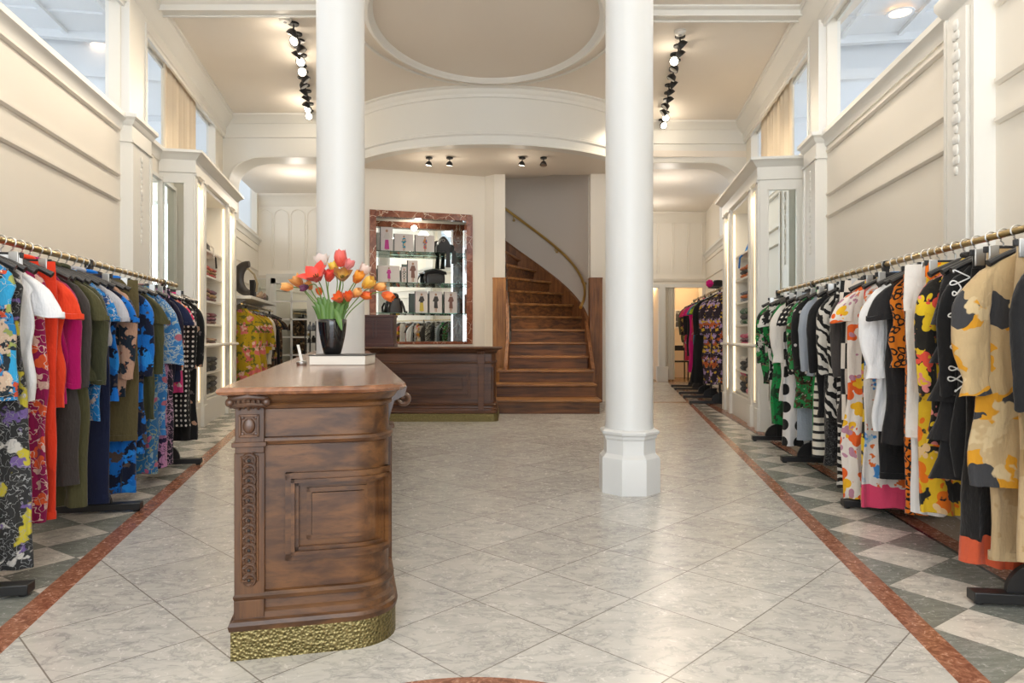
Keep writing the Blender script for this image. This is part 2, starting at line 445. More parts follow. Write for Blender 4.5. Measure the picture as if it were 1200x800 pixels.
def side_wall(side):
    fr, k, W, S = (LF, 'left', WL, SL) if side == 'L' else (RF, 'right', WR, SR)
    T = 3.2 if side == 'L' else 3.15
    end = 14.35 if side == 'L' else 18.0
    head = 4.34
    # lower wall, header, piers
    mb = MB(fr); mb.box(-2.4*S, end*S, -.15, 0, 0, T)
    mb.box(-2.4*S, end*S, -.15, 0, head, ZC+.1)
    piers = [(6.55, 7.12), (10.45, 11.4), (14.1, 14.35)] if side == 'L' else [(-2.4, 4.36), (6.98, 7.45), (10.9, 12.1), (14.2, 18.0)]
    for a, b in piers: mb.box(a*S, b*S, -.10, 0, T, head)
    struct(mb.build('wall_'+k, M['wall'], smooth=False))
    # cornice and frieze under the ceiling, stepped capping along the top of the lower wall
    mb = MB(fr); L = [(-2.4*S, 0), (11.0*S if side == 'L' else 11.5*S, 0)]
    prof = [(0, 4.27), (.03, 4.27), (.035, 4.30), (.05, 4.31), (.05, 4.43), (.075, 4.45), (.11, 4.50), (.16, 4.545), (.175, 4.56), (.175, 4.58), (.20, 4.59), (.20, ZC), (0, ZC)]
    mb.sweep(L, prof)
    struct(mb.build('trim_1_'+k, M['white'], ang=25))
    mb = MB(fr)
    seg = [(-2.4, 6.55), (7.12, 7.75)] if side == 'L' else [(-2.4, 3.86), (4.36, 6.98), (7.45, 7.85)]
    cap = [(0, T-.12), (.015, T-.12), (.02, T-.09), (.03, T-.06), (.045, T-.04), (.065, T-.025), (.065, T+.02), (-.02, T+.02), (-.15, T+.02), (-.15, T)]
    for a, b in seg: mb.sweep([(a*S, 0), (b*S, 0)], cap)
    mb.sweep([(10.15*S, 0), (end*S, 0)], [(x, z-.10) for x, z in cap])
    struct(mb.build('trim_2_'+k, M['white'], ang=25))
    # flat mouldings of the wall panels
    zs = (3.06, 2.63, 2.39) if side == 'L' else (2.97, 2.53, 2.31)
    mb = MB(fr)
    runs = [(-2.4, 6.5)] if side == 'L' else [(-2.4, 3.86), (4.40, 6.94)]
    for a, b in runs:
        for z in zs:
            mb.sweep([(a*S+.02, 0), (b*S-.02, 0)], [(0, z-.022), (.012, z-.022), (.03, z-.008), (.03, z+.012), (0, z+.022)])
    for a, b in ([(10.3, 11.6), (11.7, 14.2)] if side == 'L' else [(10.6, 13.4), (13.6, 16.3)]):
        for z in (2.85, 2.45, 2.1):
            mb.sweep([(a*S, 0), (b*S, 0)], [(0, z-.02), (.02, z-.01), (.02, z+.01), (0, z+.02)])
    mb.box(-2.4*S, 16*S if side == 'R' else 14*S, 0, .02, 0, .16)
    struct(mb.build('trim_3_'+k, M['wall'], ang=25))
    # pilasters with capped heads, running on up to the cornice
    pil = [(6.55, 7.12)] if side == 'L' else [(6.98, 7.45)]
    for i, (a, b) in enumerate(pil):
        mb = MB(fr); a *= S; b *= S
        mb.box(a, b, 0, .10, 0, T-.24); mb.box(a-.015, b+.015, 0, .12, T-.24, T-.22)
        mb.box(a+.0, b-.0, 0, .105, T-.22, T-.05)
        mb.sweep([(b+.0, 0), (b+.0, .105), (a-.0, .105), (a-.0, 0)][::-1] if False else [(a, 0), (a, .105), (b, .105), (b, 0)], [(0, T-.08), (.02, T-.06), (.03, T-.03), (.055, T-.01), (.055, T+.025), (0, T+.025)])
        mb.box(a, a+.05, .10, .115, .15, T-.26); mb.box(b-.05, b, .10, .115, .15, T-.26)
        mb.box(a+.02, b-.02, -.10, .06, T+.02, head); mb.box(a+.02, a+.06, .06, .075, T+.03, head); mb.box(b-.06, b-.02, .06, .075, T+.03, head)
        # carved drop down the face of the pilaster
        for q in range(16):
            z = T-.34-q*.055; mb.sphere(((a+b)/2+.012*math.sin(q*2.1), .10, z), .024 if q % 3 else .034, 7, 5, (1, .5, 1.1))
        struct(mb.build('trim_pilaster_'+k, M['white'], ang=30))
    # white frame round the openings above the wall
    mb = MB(fr)
    if side == 'L': ops = [(-2.4, 6.55), (7.12, 10.45), (11.4, 14.1)]
    else: ops = [(4.36, 6.98), (7.45, 10.9), (12.1, 14.2)]
    for a, b in ops:
        mb.box(a*S, b*S, -.12, -.09, head-.04, head+.02)
        mb.box(b*S-.0, b*S+.07, -.13, -.10, T, head); mb.box(a*S-.07, a*S, -.13, -.10, T, head)
    a0 = 6.62 if side == 'L' else 7.05
    mb.box(a0*S, (a0+.30)*S, -.135, -.10, T, head+.2)
    struct(mb.build('trim_4_'+k, M['white']))
    mb = MB(fr); y0 = -2.4 if side == 'L' else 4.36
    mb.tube([(y0*S, .012, head-.0), (7.05*S, .012, head-.0)], .011, 6)
    struct(mb.build('trim_blind_rail_'+k, M['black']))
side_wall('L'); side_wall('R')

# big pilaster of the right wall, full height, with a carved drop on its face
mb = MB(RF); a, b = 3.88*SR, 4.24*SR
mb.box(a, b, 0, .10, 0, 4.27); mb.box(a+.07, b-.07, .10, .125, .2, 3.02); mb.box(a, a+.03, .10, .115, .15, 3.05); mb.box(b-.03, b, .10, .115, .15, 3.05)
mb.sweep([(a, 0), (a, .10), (b, .10), (b, 0)], [(0, 3.06), (.02, 3.08), (.05, 3.14), (.05, 3.18), (0, 3.18)])
for q in range(15):
    z = 2.95-q*.062
    for dx in ((-.018, .018) if q % 2 else (0,)):
        mb.sphere(((a+b)/2+dx, .125, z), .026 if q % 3 else .034, 7, 5, (1, .5, 1.15))
struct(mb.build('trim_pilaster_carved', M['white'], ang=30))

# ---- mezzanine rooms behind the openings, lit by their own street windows
def mezz(side):
    fr, S, k = (LF, SL, 'left') if side == 'L' else (RF, SR, 'right')
    T = 3.2 if side == 'L' else 3.15
    mb = MB(fr)
    mb.box(-2.4*S, 15*S, -4.2, -.16, T-.12, T-.02)         # deck
    mb.box(-2.4*S, 15*S, -4.2, -.16, 5.0, 5.1)             # ceiling
    for q in (1.5, 5.0, 9.0, 12.4): mb.box(q*S, q*S+.09, -4.2, -.16, 4.90, 5.0)
    for w in (-3.6, -2.9, -2.2, -1.5, -.8): mb.box(-2.4*S, 9*S, w, w+.05, 4.95, 5.0)
    for q in [i*.65-2 for i in range(17)]: mb.box(q*S, q*S+.03, -4.2, -.16, 4.97, 5.0)
    # cross wall and its beam
    mb.box(9.3*S, 9.45*S, -4.2, -2.6, T, 5); mb.box(9.3*S, 9.45*S, -2.6, -.16, 4.62, 5)
    mb.box(14.8*S, 15*S, -4.2, -.16, T, 5)
    mb.box(9.2*S, 9.3*S, -4.2, -.3, 4.50, 4.64)
    # outer wall with windows
    mb.box(-2.4*S, 15*S, -4.35, -4.2, T-.1, T+.55); mb.box(-2.4*S, 15*S, -4.35, -4.2, 4.85, 5.1)
    for q in range(9): mb.box((-2.4+q*2.1)*S, (-2.4+q*2.1)*S+.22, -4.35, -4.2, T+.5, 4.9)
    struct(mb.build('wall_mezzanine_'+k, M['mezz'], smooth=False))
    mb = MB(fr)
    for q in range(8):
        x = (-2.4+q*2.1)*S+.22; w = 2.1*S-.22
        mb.box(x, x+w, -4.3, -4.25, T+.55, T+.60); mb.box(x, x+w, -4.3, -4.25, 4.80, 4.85); mb.box(x+w/2-.03, x+w/2+.03, -4.3, -4.25, T+.6, 4.8)
        mb.box(x, x+w, -4.3, -4.25, 4.35, 4.40)
    struct(mb.build('window_mezzanine_'+k, M['white'], smooth=False))
mezz('L'); mezz('R')
for fr_, S_, rz_m in ((LF, SL, 0), (RF, SR, 0)):
    for q in (1.5, 5.5, 9.5, 13):
        p = fr_(q*S_, -4.1, 4.3)
        o = area('mezzanine_window_daylight', p, (0, 0, 0), (1.2, 3.6), 55, (.92, .96, 1))
        inw = Vector(fr_(q*S_, 0, 4.5))-Vector(p); o.rotation_euler = inw.to_track_quat('-Z', 'Z').to_euler()
        o.data.size, o.data.size_y = 3.6, 1.1

# ---- arched beams across the two aisles
def beam(name, xw, xi, y0, y1, flip):
    # xw at the side wall, xi at the core
    z1, zb, r = ZC, 3.95, .55
    pts = []
    s = 1 if xi > xw else -1
    yaw = lambda x: 0
    c = [(xw, z1), (xi, z1), (xi, zb)]
    for i in range(11):
        a = R(90*i/10)
        c.append((xw+s*(.12+r-r*math.sin(a)), zb-.40+.40*math.cos(a)))
    c += [(xw+s*.12, 3.0), (xw, 3.0)]
    mb = MB(); mb.prism_y(c, y0, y1)
    mb.box(min(xw, xi), max(xw, xi), y0-.03, y0, 4.27, 4.31)
    mb.prism_x([(y0, 4.5), (y0-.03, 4.5), (y0-.08, 4.56), (y0-.16, 4.59), (y0-.16, ZC), (y0, ZC)], min(xw, xi), max(xw, xi))
    # raised bead following the arch
    pth = [(x, y0-.012, z) for x, z in [(xi, zb+.012)]+[(p[0], p[1]+.012) for p in c[3:14]]]
    mb.tube(pth, .016, 6)
    struct(mb.build(name, M['white'], ang=30))
beam('trim_beam_left', WL(10.95)-.02, -2.62, 10.95, 11.35, 1)
beam('trim_beam_right', WR(11.3)+.02, 1.72, 11.3, 11.7, -1)
# small transverse ceiling mouldings at the column line
for nm, x0, x1, y in (('trim_ceiling_left', WL(7.35), -1.8, 7.30), ('trim_ceiling_right', 1.3, WR(7.5), 7.42)):
    mb = MB(); pr = [(y-.16, ZC), (y-.16, ZC-.02), (y-.11, ZC-.035), (y-.09, ZC-.07), (y+.09, ZC-.07), (y+.11, ZC-.035), (y+.16, ZC-.02), (y+.16, ZC)]
    mb.prism_x(pr, x0, x1)
    for e in (-.09, .06): mb.box(x0, x1, y+e, y+e+.03, ZC-.085, ZC-.07)
    struct(mb.build(nm, M['white']))
# oval moulding on the ceiling
mb = MB(); ov = [(-.28+1.36*math.cos(2*math.pi*i/72), 7.72+1.72*math.sin(2*math.pi*i/72)) for i in range(72)]
mb.sweep(ov, [(.0, ZC+.01), (0, ZC-.03), (.02, ZC-.055), (.055, ZC-.06), (.075, ZC-.03), (.10, ZC-.02), (.11, ZC+.01)], closed=True)
ov = [(-.28+1.56*math.cos(2*math.pi*i/72), 7.72+1.90*math.sin(2*math.pi*i/72)) for i in range(72)]
mb.sweep(ov, [(0, ZC+.01), (.01, ZC-.02), (.035, ZC-.02), (.045, ZC+.01)], closed=True)
struct(mb.build('trim_oval_moulding', M['white'], ang=50))

# ---- bowed fascia and the lower soffit behind it
FC, FRR = (-.36, 9.68+2.68), 2.68
def fasc(r, a0=213, a1=327, n=40): return arc(FC[0], FC[1], r, a0, a1, n)
mb = MB(); p = fasc(FRR)
# travelling counter-clockwise, left is towards the centre, so outward offsets are negative
prof = [(.15, 3.80), (-.035, 3.80), (-.035, 3.825), (-.02, 3.835), (-.02, 3.93), (-.045, 3.945), (-.045, 3.96), (-.025, 3.975), (-.025, 3.99), (-.005, 4.0), (0, 4.01),
        (0, 4.47), (-.02, 4.48), (-.03, 4.52), (-.06, 4.55), (-.07, 4.585), (-.11, 4.60), (-.11, ZC), (.15, ZC)]
mb.sweep(p, prof)
struct(mb.build('trim_bowed_fascia', M['white'], ang=30))
mb = MB(); inn = fasc(FRR-.10)
mb.prism(inn+[(1.9, 11.5), (-.1, 11.52), (-.45, 11.7), (-2.62, 11.0)], 3.806, 3.9)
struct(mb.build('ceiling_soffit', M['ceil'], smooth=False))

# ---- core: niche wall, pier, stairwell
NA = (-2.67, 10.95); NF = FR(NA, (2.25, .70))
nd = math.hypot(2.25, .70)
def NS(px):   # where the sight line through px meets the niche wall, measured along it
    k = (px-600)/800
    # (NA.x+s ux) = k (NA.y + s uy)
    return (k*NA[1]-NA[0])/(NF.ux[0]-k*NF.ux[1])
n0, n1 = NS(433), NS(553.5)
NZ0, NZ1 = .955, 3.14
mb = MB(NF)
mb.box(-.12, n0+.02, 0, .15, 0, 3.85); mb.box(n1-.02, nd+.06, 0, .15, 0, 3.85)
mb.box(n0+.02, n1-.02, 0, .15, 0, NZ0+.02); mb.box(n0+.02, n1-.02, 0, .15, NZ1-.02, 3.85)
mb.box(n0-.06, n1+.06, .62, .66, .8, 3.3)
for a, b in ((n0-.06, n0-.02), (n1+.02, n1+.06)): mb.box(a, b, .15, .62, .8, 3.3)
mb.box(n0-.06, n1+.06, .15, .62, NZ1+.02, NZ1+.06)
struct(mb.build('wall_niche', M['wall'], smooth=False))
mb = MB(); mb.prism([(-.46, 11.62), (-.30, 11.47), (-.115, 11.47), (-.115, 11.9), (-.46, 11.9)], 0, 3.85)
struct(mb.build('wall_pier', M['wall'], smooth=False))
mb = MB(); mb.prism([(1.315, 11.43), (1.72, 11.43), (1.75, 17.2), (1.65, 17.2), (1.60, 11.7), (1.315, 11.7)], 0, 3.95)
struct(mb.build('wall_core_right', M['wall'], smooth=False))
mb = MB(); mb.prism([(-2.78, 10.97), (-2.66, 10.97), (-3.35, 14.3), (-3.5, 14.3)], 0, 4.1)
struct(mb.build('wall_core_left', M['wall'], smooth=False))
SC, SRR = (-.11, 11.42), 1.42
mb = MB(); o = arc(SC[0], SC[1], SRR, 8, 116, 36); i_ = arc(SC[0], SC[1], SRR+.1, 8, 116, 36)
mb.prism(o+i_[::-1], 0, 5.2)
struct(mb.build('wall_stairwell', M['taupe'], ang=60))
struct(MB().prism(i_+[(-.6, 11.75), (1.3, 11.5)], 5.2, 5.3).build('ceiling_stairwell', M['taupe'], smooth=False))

# rear walls with arched panels
def arched(name, x0, x1, y, z0, z1, w, zt=4.06, holes=None):
    mb = MB()
    if holes is None: mb.box(x0, x1, y, y+.12, 0, zt)
    else:
        xs = x0
        for a, b, h in holes:
            mb.box(xs, a, y, y+.12, 0, h); mb.box(xs, b, y, y+.12, h, zt); xs = b
        mb.box(xs, x1, y, y+.12, 0, holes[-1][2]); mb.box(xs, x1, y, y+.12, holes[-1][2], zt)
    n = int((x1-x0)/w)
    for i in range(n):
        cx = x0+.06+w*(i+.5); hw = w*.43
        pts = [(cx-hw, y-.004, z0), (cx-hw, y-.004, z1-hw)]+[(cx-hw*math.cos(R(180*q/12)), y-.004, z1-hw+hw*math.sin(R(180*q/12))) for q in range(1, 12)]+[(cx+hw, y-.004, z1-hw), (cx+hw, y-.004, z0)]
        mb.tube(pts, .014, 6)
    mb.prism_x([(y, z0-.20), (y-.03, z0-.20), (y-.05, z0-.14), (y-.03, z0-.10), (y-.02, z0-.04), (y, z0-.04)], x0, x1)
    mb.prism_x([(y, zt-.26), (y-.02, zt-.24), (y-.04, zt-.18), (y-.10, zt-.10), (y-.16, zt-.05), (y-.16, zt), (y, zt)], x0, x1)
    struct(mb.build(name, M['wall'], ang=30))
arched('wall_back_left', WL(14.3)-.1, -3.3, 14.3, 2.50, 3.74, .345)
FY = 16.4
arched('wall_back_right', 1.65, WR(16.4)+.1, FY, 2.60, 3.98, .36, holes=[(2.4, PX(772, FY), 2.25), (PX(779, FY), PX(823, FY), 2.25)])
mb = MB(); mb.box(2.2, 5.0, 17.9, 18.0, 0, 4.0); mb.box(PX(774, FY), PX(777, FY), FY+.12, 17.9, 0, 2.6); mb.box(1.9, 4.9, FY+.12, 17.95, 2.55, 2.6)
mb.box(2.2, 5.0, 17.88, 17.9, 0, .45)
struct(mb.build('wall_fitting_rooms', painted('fitting room paint', (.80, .68, .52)), smooth=False))
mb = MB(); x = PX(775.5, FY)
mb.box(x-.075, x+.075, FY-.06, FY+.01, .35, 2.3); mb.box(x-.13, x+.13, FY-.10, FY+.01, 0, .34); mb.box(x-.14, x+.14, FY-.11, FY+.01, .31, .36)
mb.box(2.35, PX(824, FY), FY-.03, FY, 2.25, 2.33)
struct(mb.build('trim_fitting_room', M['white']))

# ---- columns: round shafts on octagonal bases
def column(x, y, label):
    t = thing('column', label, 'column', (x, y, 0)); t['kind'] = 'structure'
    mb = MB(); mb.lathe(x, y, [(.178, .40), (.172, .44), (.168, .48), (.168, ZC-.12), (.18, ZC-.1), (.2, ZC-.02), (.2, ZC)], 48)
    mb.build('shaft', M['column'], t, ang=50)
    mb = MB(); o = R(22.5)
    mb.lathe(x, y, [(.220, 0), (.220, .235), (.215, .248), (.200, .262), (.188, .275), (.185, .29), (.185, .37), (.196, .385), (.198, .40), (.214, .415), (.216, .43), (.20, .44), (.17, .445)], 8, o)
    mb.build('base', M['column'], t, ang=20)
column(.836, 4.87, 'white round column on octagonal base standing clear on the marble floor, right')
column(-1.222, 4.87, 'white round column behind the tulips, its base hidden by the counter')
for o in list(col.objects):
    if o.name.startswith('column') and 'label' in o.keys():
        del o['kind']

# fill lamps without fixtures, added to brighten the dim rear aisles
for p_, e_ in (((-3.9, 12.4, 3.5), 20), ((2.9, 12.8, 3.4), 20), ((3.1, 15.2, 3.4), 18)):
    lamp('rear_fill_lamp', p_, e_, (1, .92, .82), .12)
# ================================================================== STAIRCASE
st = thing('staircase', 'dark wooden winding staircase between panelled wood newel posts', 'staircase', (.5, 10.3, 0))
zk = [.2, .391, .576, .776, .99]
front = [(PX(580, 9.57), PX(705.5, 9.57), 9.57), (PX(579.5, 9.95), PX(700, 9.95), 9.95), (PX(583, 10.35), PX(696, 10.35), 10.35), (PX(592, 10.8), PX(691, 10.8), 10.8), (PX(592, 11.15), PX(691.5, 11.15), 11.15)]
for i, (x0, x1, y) in enumerate(front):
    yb = front[i+1][2]+.03 if i < 4 else 11.6
    z0 = 0 if i == 0 else zk[i-1]-.0
    mb = MB(); mb.box(x0+.03, x1-.03, y+.03, yb+.03, max(0, z0-.035), zk[i]-.035)
    mb.build('riser', M['stair'], st)
    mb = MB()
    ye = yb+.05
    mb.prism([(x0, y), (x1, y), (x1, ye), (x0, ye)], zk[i]-.04, zk[i])
    mb.build('tread', M['tread'], st, bevel=.012)
    if i: MB().box(x0+.05, x1-.05, y+.1, 11.16, 0, max(.05, zk[i-1]-.04)).build('carcass', M['stair'], st)
angs = [5, 17, 30, 42, 54, 67, 80, 92, 104, 117, 130]
for k in range(8):
    z = 1.1+1.1*(.2*(6+k)-1.1)
    a0, a1 = angs[k], angs[k+1]
    def wedge(a0, a1, r0, r1, n=5): return arc(SC[0], SC[1], r1, a0, a1, n)+arc(SC[0], SC[1], r0, a1, a0, 2)
    MB().prism(wedge(a0+1, a1+2, .10, SRR-.035), z-.26, z-.045).build('riser', M['stair'], st)
    MB().prism(wedge(a0-1.2, a1+3, .10, SRR-.035), z-.045, z).build('tread', M['tread'], st, bevel=.01)
# wall string climbing the curved wall
def strz(a): 
    k = (a-5)/12.5
    return 1.1+1.1*(.2*(6+k)-1.1)
rings = []
for q in range(45):
    a = -2+q*(108/44); c, s = math.cos(R(a)), math.sin(R(a)); z = strz(a)
    rings.append([(SC[0]+r*c, SC[1]+r*s, zz) for r, zz in ((SRR-.001, z-.35), (SRR-.045, z-.35), (SRR-.045, z+.13), (SRR-.055, z+.14), (SRR-.055, z+.165), (SRR-.001, z+.165))])
MB().loft(rings).build('wall_string', M['postd'], st, ang=30)
# straight strings beside the lower steps, left one bowing in front of the newel
for side, xs in (('l', (PX(592.5, 10.8), -.105)), ('r', (PX(691, 10.9), 1.24))):
    x0 = xs[0]; rings = []
    for q in range(13):
        u = q/12; y = 10.42+u*.95
        zt = .60+u*(.75 if side == 'r' else 1.25)
        dx = (.035*math.sin(u*3.1) if side == 'l' else 0)
        xx = x0+(xs[1]-x0)*u+dx
        rings.append([(xx-.025, y, .02), (xx+.025, y, .02), (xx+.025, y, zt), (xx-.025, y, zt)])
    MB().loft(rings).build('side_string', M['postd'], st, ang=40)
# newel posts
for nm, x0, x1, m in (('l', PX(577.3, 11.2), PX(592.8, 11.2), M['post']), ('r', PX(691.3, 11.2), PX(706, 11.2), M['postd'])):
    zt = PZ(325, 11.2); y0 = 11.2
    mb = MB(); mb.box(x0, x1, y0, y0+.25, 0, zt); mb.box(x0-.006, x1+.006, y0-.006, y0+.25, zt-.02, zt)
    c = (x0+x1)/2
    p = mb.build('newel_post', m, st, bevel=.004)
    mb = MB(); mb.frame(c-.045, c+.045, .45, zt-.17, .012, y0-.012, y0+.001); mb.box(c-.012, c+.012, y0-.01, y0+.001, .5, zt-.22)
    mb.build('panel_moulding', m, p)

# brass handrail
hr = thing('handrail', 'curved brass handrail fixed to the stairwell wall on small brackets', 'handrail', (.5, 12.2, 1.6))
rh = SRR-.09; pts = []
for q in range(41):
    a = 2+q*(104/40); z = strz(a)+ (.75 if a > 20 else .75-.0) 
    pts.append((SC[0]+rh*math.cos(R(a)), SC[1]+rh*math.sin(R(a)), z))
p0 = pts[0]
pre = [(p0[0]-.105, p0[1]-.42, p0[2]-.34), (p0[0]-.05, p0[1]-.30, p0[2]-.24), (p0[0]-.012, p0[1]-.14, p0[2]-.12)]
MB().tube(pre+pts, .024, 12).build('rail', M['brasswall'], hr)
mb = MB(); e = pre[0]; mb.tube([(e[0]-.006, e[1]-.02, e[2]-.015), (e[0], e[1], e[2])], .028, 12); mb.build('end_cap', M['brasswall'], hr)
for a in (12, 48, 84):
    z = strz(a)+.75
    A = (SC[0]+rh*math.cos(R(a)), SC[1]+rh*math.sin(R(a)), z-.02)
    B = (SC[0]+(SRR-.03)*math.cos(R(a)), SC[1]+(SRR-.03)*math.sin(R(a)), z-.09)
    C = (SC[0]+(SRR+.02)*math.cos(R(a)), SC[1]+(SRR+.02)*math.sin(R(a)), z-.09)
    MB().tube([A, (A[0], A[1], z-.07), B, C], .010, 8).sphere(B, .028, 10, 6).build('bracket', M['brass'], hr)

# ================================================================== COUNTERS
def rrect(x0, x1, y0, y1, off, r, corners=('br',)):
    """rounded rectangle plan, offset outwards by off; the named corners are rounded"""
    x0 -= off; x1 += off; y0 -= off; y1 += off; r += off
    P = []
    def cor(cx, cy, a0, name, px, py):
        if name in corners: P.extend([(cx+r*math.cos(R(a0+q*90/8)), cy+r*math.sin(R(a0+q*90/8))) for q in range(9)])
        else: P.append((px, py))
    cor(x0+r, y0+r, 180, 'bl', x0, y0); cor(x1-r, y0+r, 270, 'br', x1, y0); cor(x1-r, y1-r, 0, 'tr', x1, y1); cor(x0+r, y1-r, 90, 'tl', x0, y1)
    return P
def layers(mb, x0, x1, y0, y1, r, prof, corners=('br',)):
    mb.loft([[(x, y, z) for x, y in rrect(x0, x1, y0, y1, o, r, corners)] for z, o in prof])
CF = FR((PX(281, 2.334), 2.334), (.973, .229))
CW, CL, CR_ = .508, 5.6, .13
PROF = [(.10, .030), (.118, .034), (.130, .028), (.136, .018), (.155, .016), (.165, .004), (.192, .002), (.198, .016), (.212, .020), (.222, .012), (.226, .0), (.722, .0), (.726, .012), (.738, .016), (.748, .012), (.752, .0), (.846, .0), (.850, .010), (.862, .014), (.868, .008), (.876, .022), (.890, .032), (.897, .036)]
ct = thing('shop_counter', 'long carved walnut counter with polished top and hammered brass skirting, tulips on top', 'counter', CF(.25, 0, 0))
mb = MB(CF); layers(mb, 0, CW, 0, CL, CR_, PROF); mb.build('body', M['woodx'], ct, ang=30)
mb = MB(CF); layers(mb, 0, CW, 0, CL, CR_, [(0, .026), (.10, .026)]); mb.build('brass_skirting', M['hammer'], ct, ang=30)
mb = MB(CF); layers(mb, 0, CW, 0, CL, CR_, [(.897, .046), (.903, .060), (.912, .066), (.921, .062), (.926, .052)]); mb.build('counter_top', M['top'], ct, ang=25)
# panels that wrap round the rounded corner
def pathp(off, s0, a1):
    """front face from x=s0 to the corner, then round it to angle a1"""
    P = [(s0+q*(CW-CR_-s0)/6, -off) for q in range(7)]
    return P+[(CW-CR_+(CR_+off)*math.cos(R(270+a)), CR_+(CR_+off)*math.sin(R(270+a))) for a in [a1*q/8 for q in range(1, 9)]]
def patch(mb, s0, a1, z0, z1, off, back=-.01):
    P, Q = pathp(off, s0, a1), pathp(back, s0, a1)
    mb.loft([[(P[i][0], P[i][1], z0), (P[i][0], P[i][1], z1), (Q[i][0], Q[i][1], z1), (Q[i][0], Q[i][1], z0)] for i in range(len(P))])
def pframe(mb, s0, a1, z0, z1, w, off):
    aw = math.degrees(w/CR_)
    patch(mb, s0, a1, z0, z0+w, off); patch(mb, s0, a1, z1-w, z1, off); patch(mb, s0, s0, z0, z1, off) if False else None
    P, Q = pathp(off, s0, a1), pathp(-.01, s0, a1)
    mb.box(s0, s0+w, -off, .01, z0, z1)
    A = [(CW-CR_+(CR_+o)*math.cos(R(270+a)), CR_+(CR_+o)*math.sin(R(270+a))) for o, a in ((off, a1-aw), (off, a1), (-.01, a1), (-.01, a1-aw))]
    mb.prism(A, z0, z1)
fx = .15
mb = MB(CF)
pframe(mb, fx, 62, .325, .625, .022, .020)
pframe(mb, fx+.020, 54, .345, .605, .012, .034)
pframe(mb, fx+.032, 48, .357, .593, .012, .018)
mb.build('panel_moulding', M['woodx'], ct, ang=30)
mb = MB(CF); patch(mb, fx+.088, 16, .408, .552, .014); pframe(mb, fx+.070, 21, .390, .570, .016, .007); mb.build('raised_panel', M['woodx'], ct, ang=30)
# carved end pilaster on the front left
mb = MB(CF); x1 = .082
mb.box(-.016, x1, -.014, .02, .136, .70); mb.box(-.012, x1, -.022, .02, .70, .86)
mb.box(-.022, x1+.008, -.032, .02, .722, .738); mb.box(-.016, x1, -.022, .02, .14, .20)
# sunk frame round the twisted band, frame round the rosette
mb.frame(.004, .062, .262, .690, .006, -.022, -.014); mb.frame(.0, .066, .755, .832, .008, -.032, -.022)
mb.build('end_pilaster', M['wood'], ct, bevel=.002)
mb = MB(CF)
for q in range(13):
    z = .270+q*.0338
    mb.tube([(.033+.0195*math.cos(2*math.pi*u/20), -.018-.004*math.sin(2*math.pi*u/20+.8), z+.0205*math.sin(2*math.pi*u/20)) for u in range(21)], .0062, 7)
    mb.tube([(.033-.020+.040*u/6, -.020, z+.017-.012*math.cos(math.pi*u/6)) for u in range(7)], .0045, 6)
mb.build('twisted_carving', M['carve'], ct)
for q in range(13): MB(CF).sphere((.033, -.030, .270+q*.0338), .0055, 8, 6).build('carved_bead', M['blackp'], ct)
mb = MB(CF); mb.sphere((.033, -.024, .793), .024, 20, 10, (.85, .35, 1.1))
for q in range(4):
    mb.sphere((.033+(.022 if q % 2 else -.022), -.024, .793+(.028 if q < 2 else -.028)), .008, 8, 6, (1, .6, 1))
mb.build('oval_rosette', M['carve'], ct)
mb = MB(CF)
for q in range(7):
    x = -.012+q*.0152; mb.sphere((x, -.030-.012*math.sin(math.pi*q/6), .872), .012, 8, 8, (.75, 1, 2.2 if q % 2 else 1.8))
mb.tube([(-.026, -.03, .862), (.03, -.052, .868), (.09, -.03, .862)], .009, 8)
mb.tube([(-.030, -.03, .885), (.03, -.050, .893), (.094, -.03, .885)], .010, 8)
for x in (-.026, .090): mb.sphere((x, -.034, .874), .016, 10, 8)
mb.sphere((.033, -.045, .900), .012, 10, 8)
mb.build('carved_capital', M['carve'], ct)
# scroll bracket on the right side just past the corner
mb = MB(CF); yb = .30
pts = []
for q in range(26):
    a = q/25*2.6*math.pi; r = .034*(1-q/25*.82)
    pts.append((CW+.070+r*math.cos(a+math.pi*.5), yb, .848+r*math.sin(a+math.pi*.5)))
mb.tube(pts, .011, 8)
mb.prism_y([(CW, .90), (CW+.08, .896), (CW+.07, .86), (CW+.03, .84), (CW+.012, .78), (CW, .70)], yb-.03, yb+.03)
mb.cyl(0, 0, 0.0001, 0, .0001, 3) if False else None
mb.build('scroll_bracket', M['carve'], ct)
mb = MB(CF); mb.box(CW-.01, CW+.02, yb-.04, yb+.04, .135, .745); mb.box(CW-.01, CW+.03, yb-.05, yb+.05, .735, .75)
mb.build('side_pilaster', M['wood'], ct, bevel=.003)
mb = MB(CF)
for q in range(4):
    y = .6+q*1.25
    for (a, b, c, d, w, o) in ((y, y+1.1, .3, .65, .02, .014), (y+.03, y+1.07, .33, .62, .012, .022)):
        mb.box(CW, CW+o, a, b, c, c+w); mb.box(CW, CW+o, a, b, d-w, d); mb.box(CW, CW+o, a, a+w, c, d); mb.box(CW, CW+o, b-w, b, c, d)
mb.build('side_panel_moulding', M['wood'], ct)

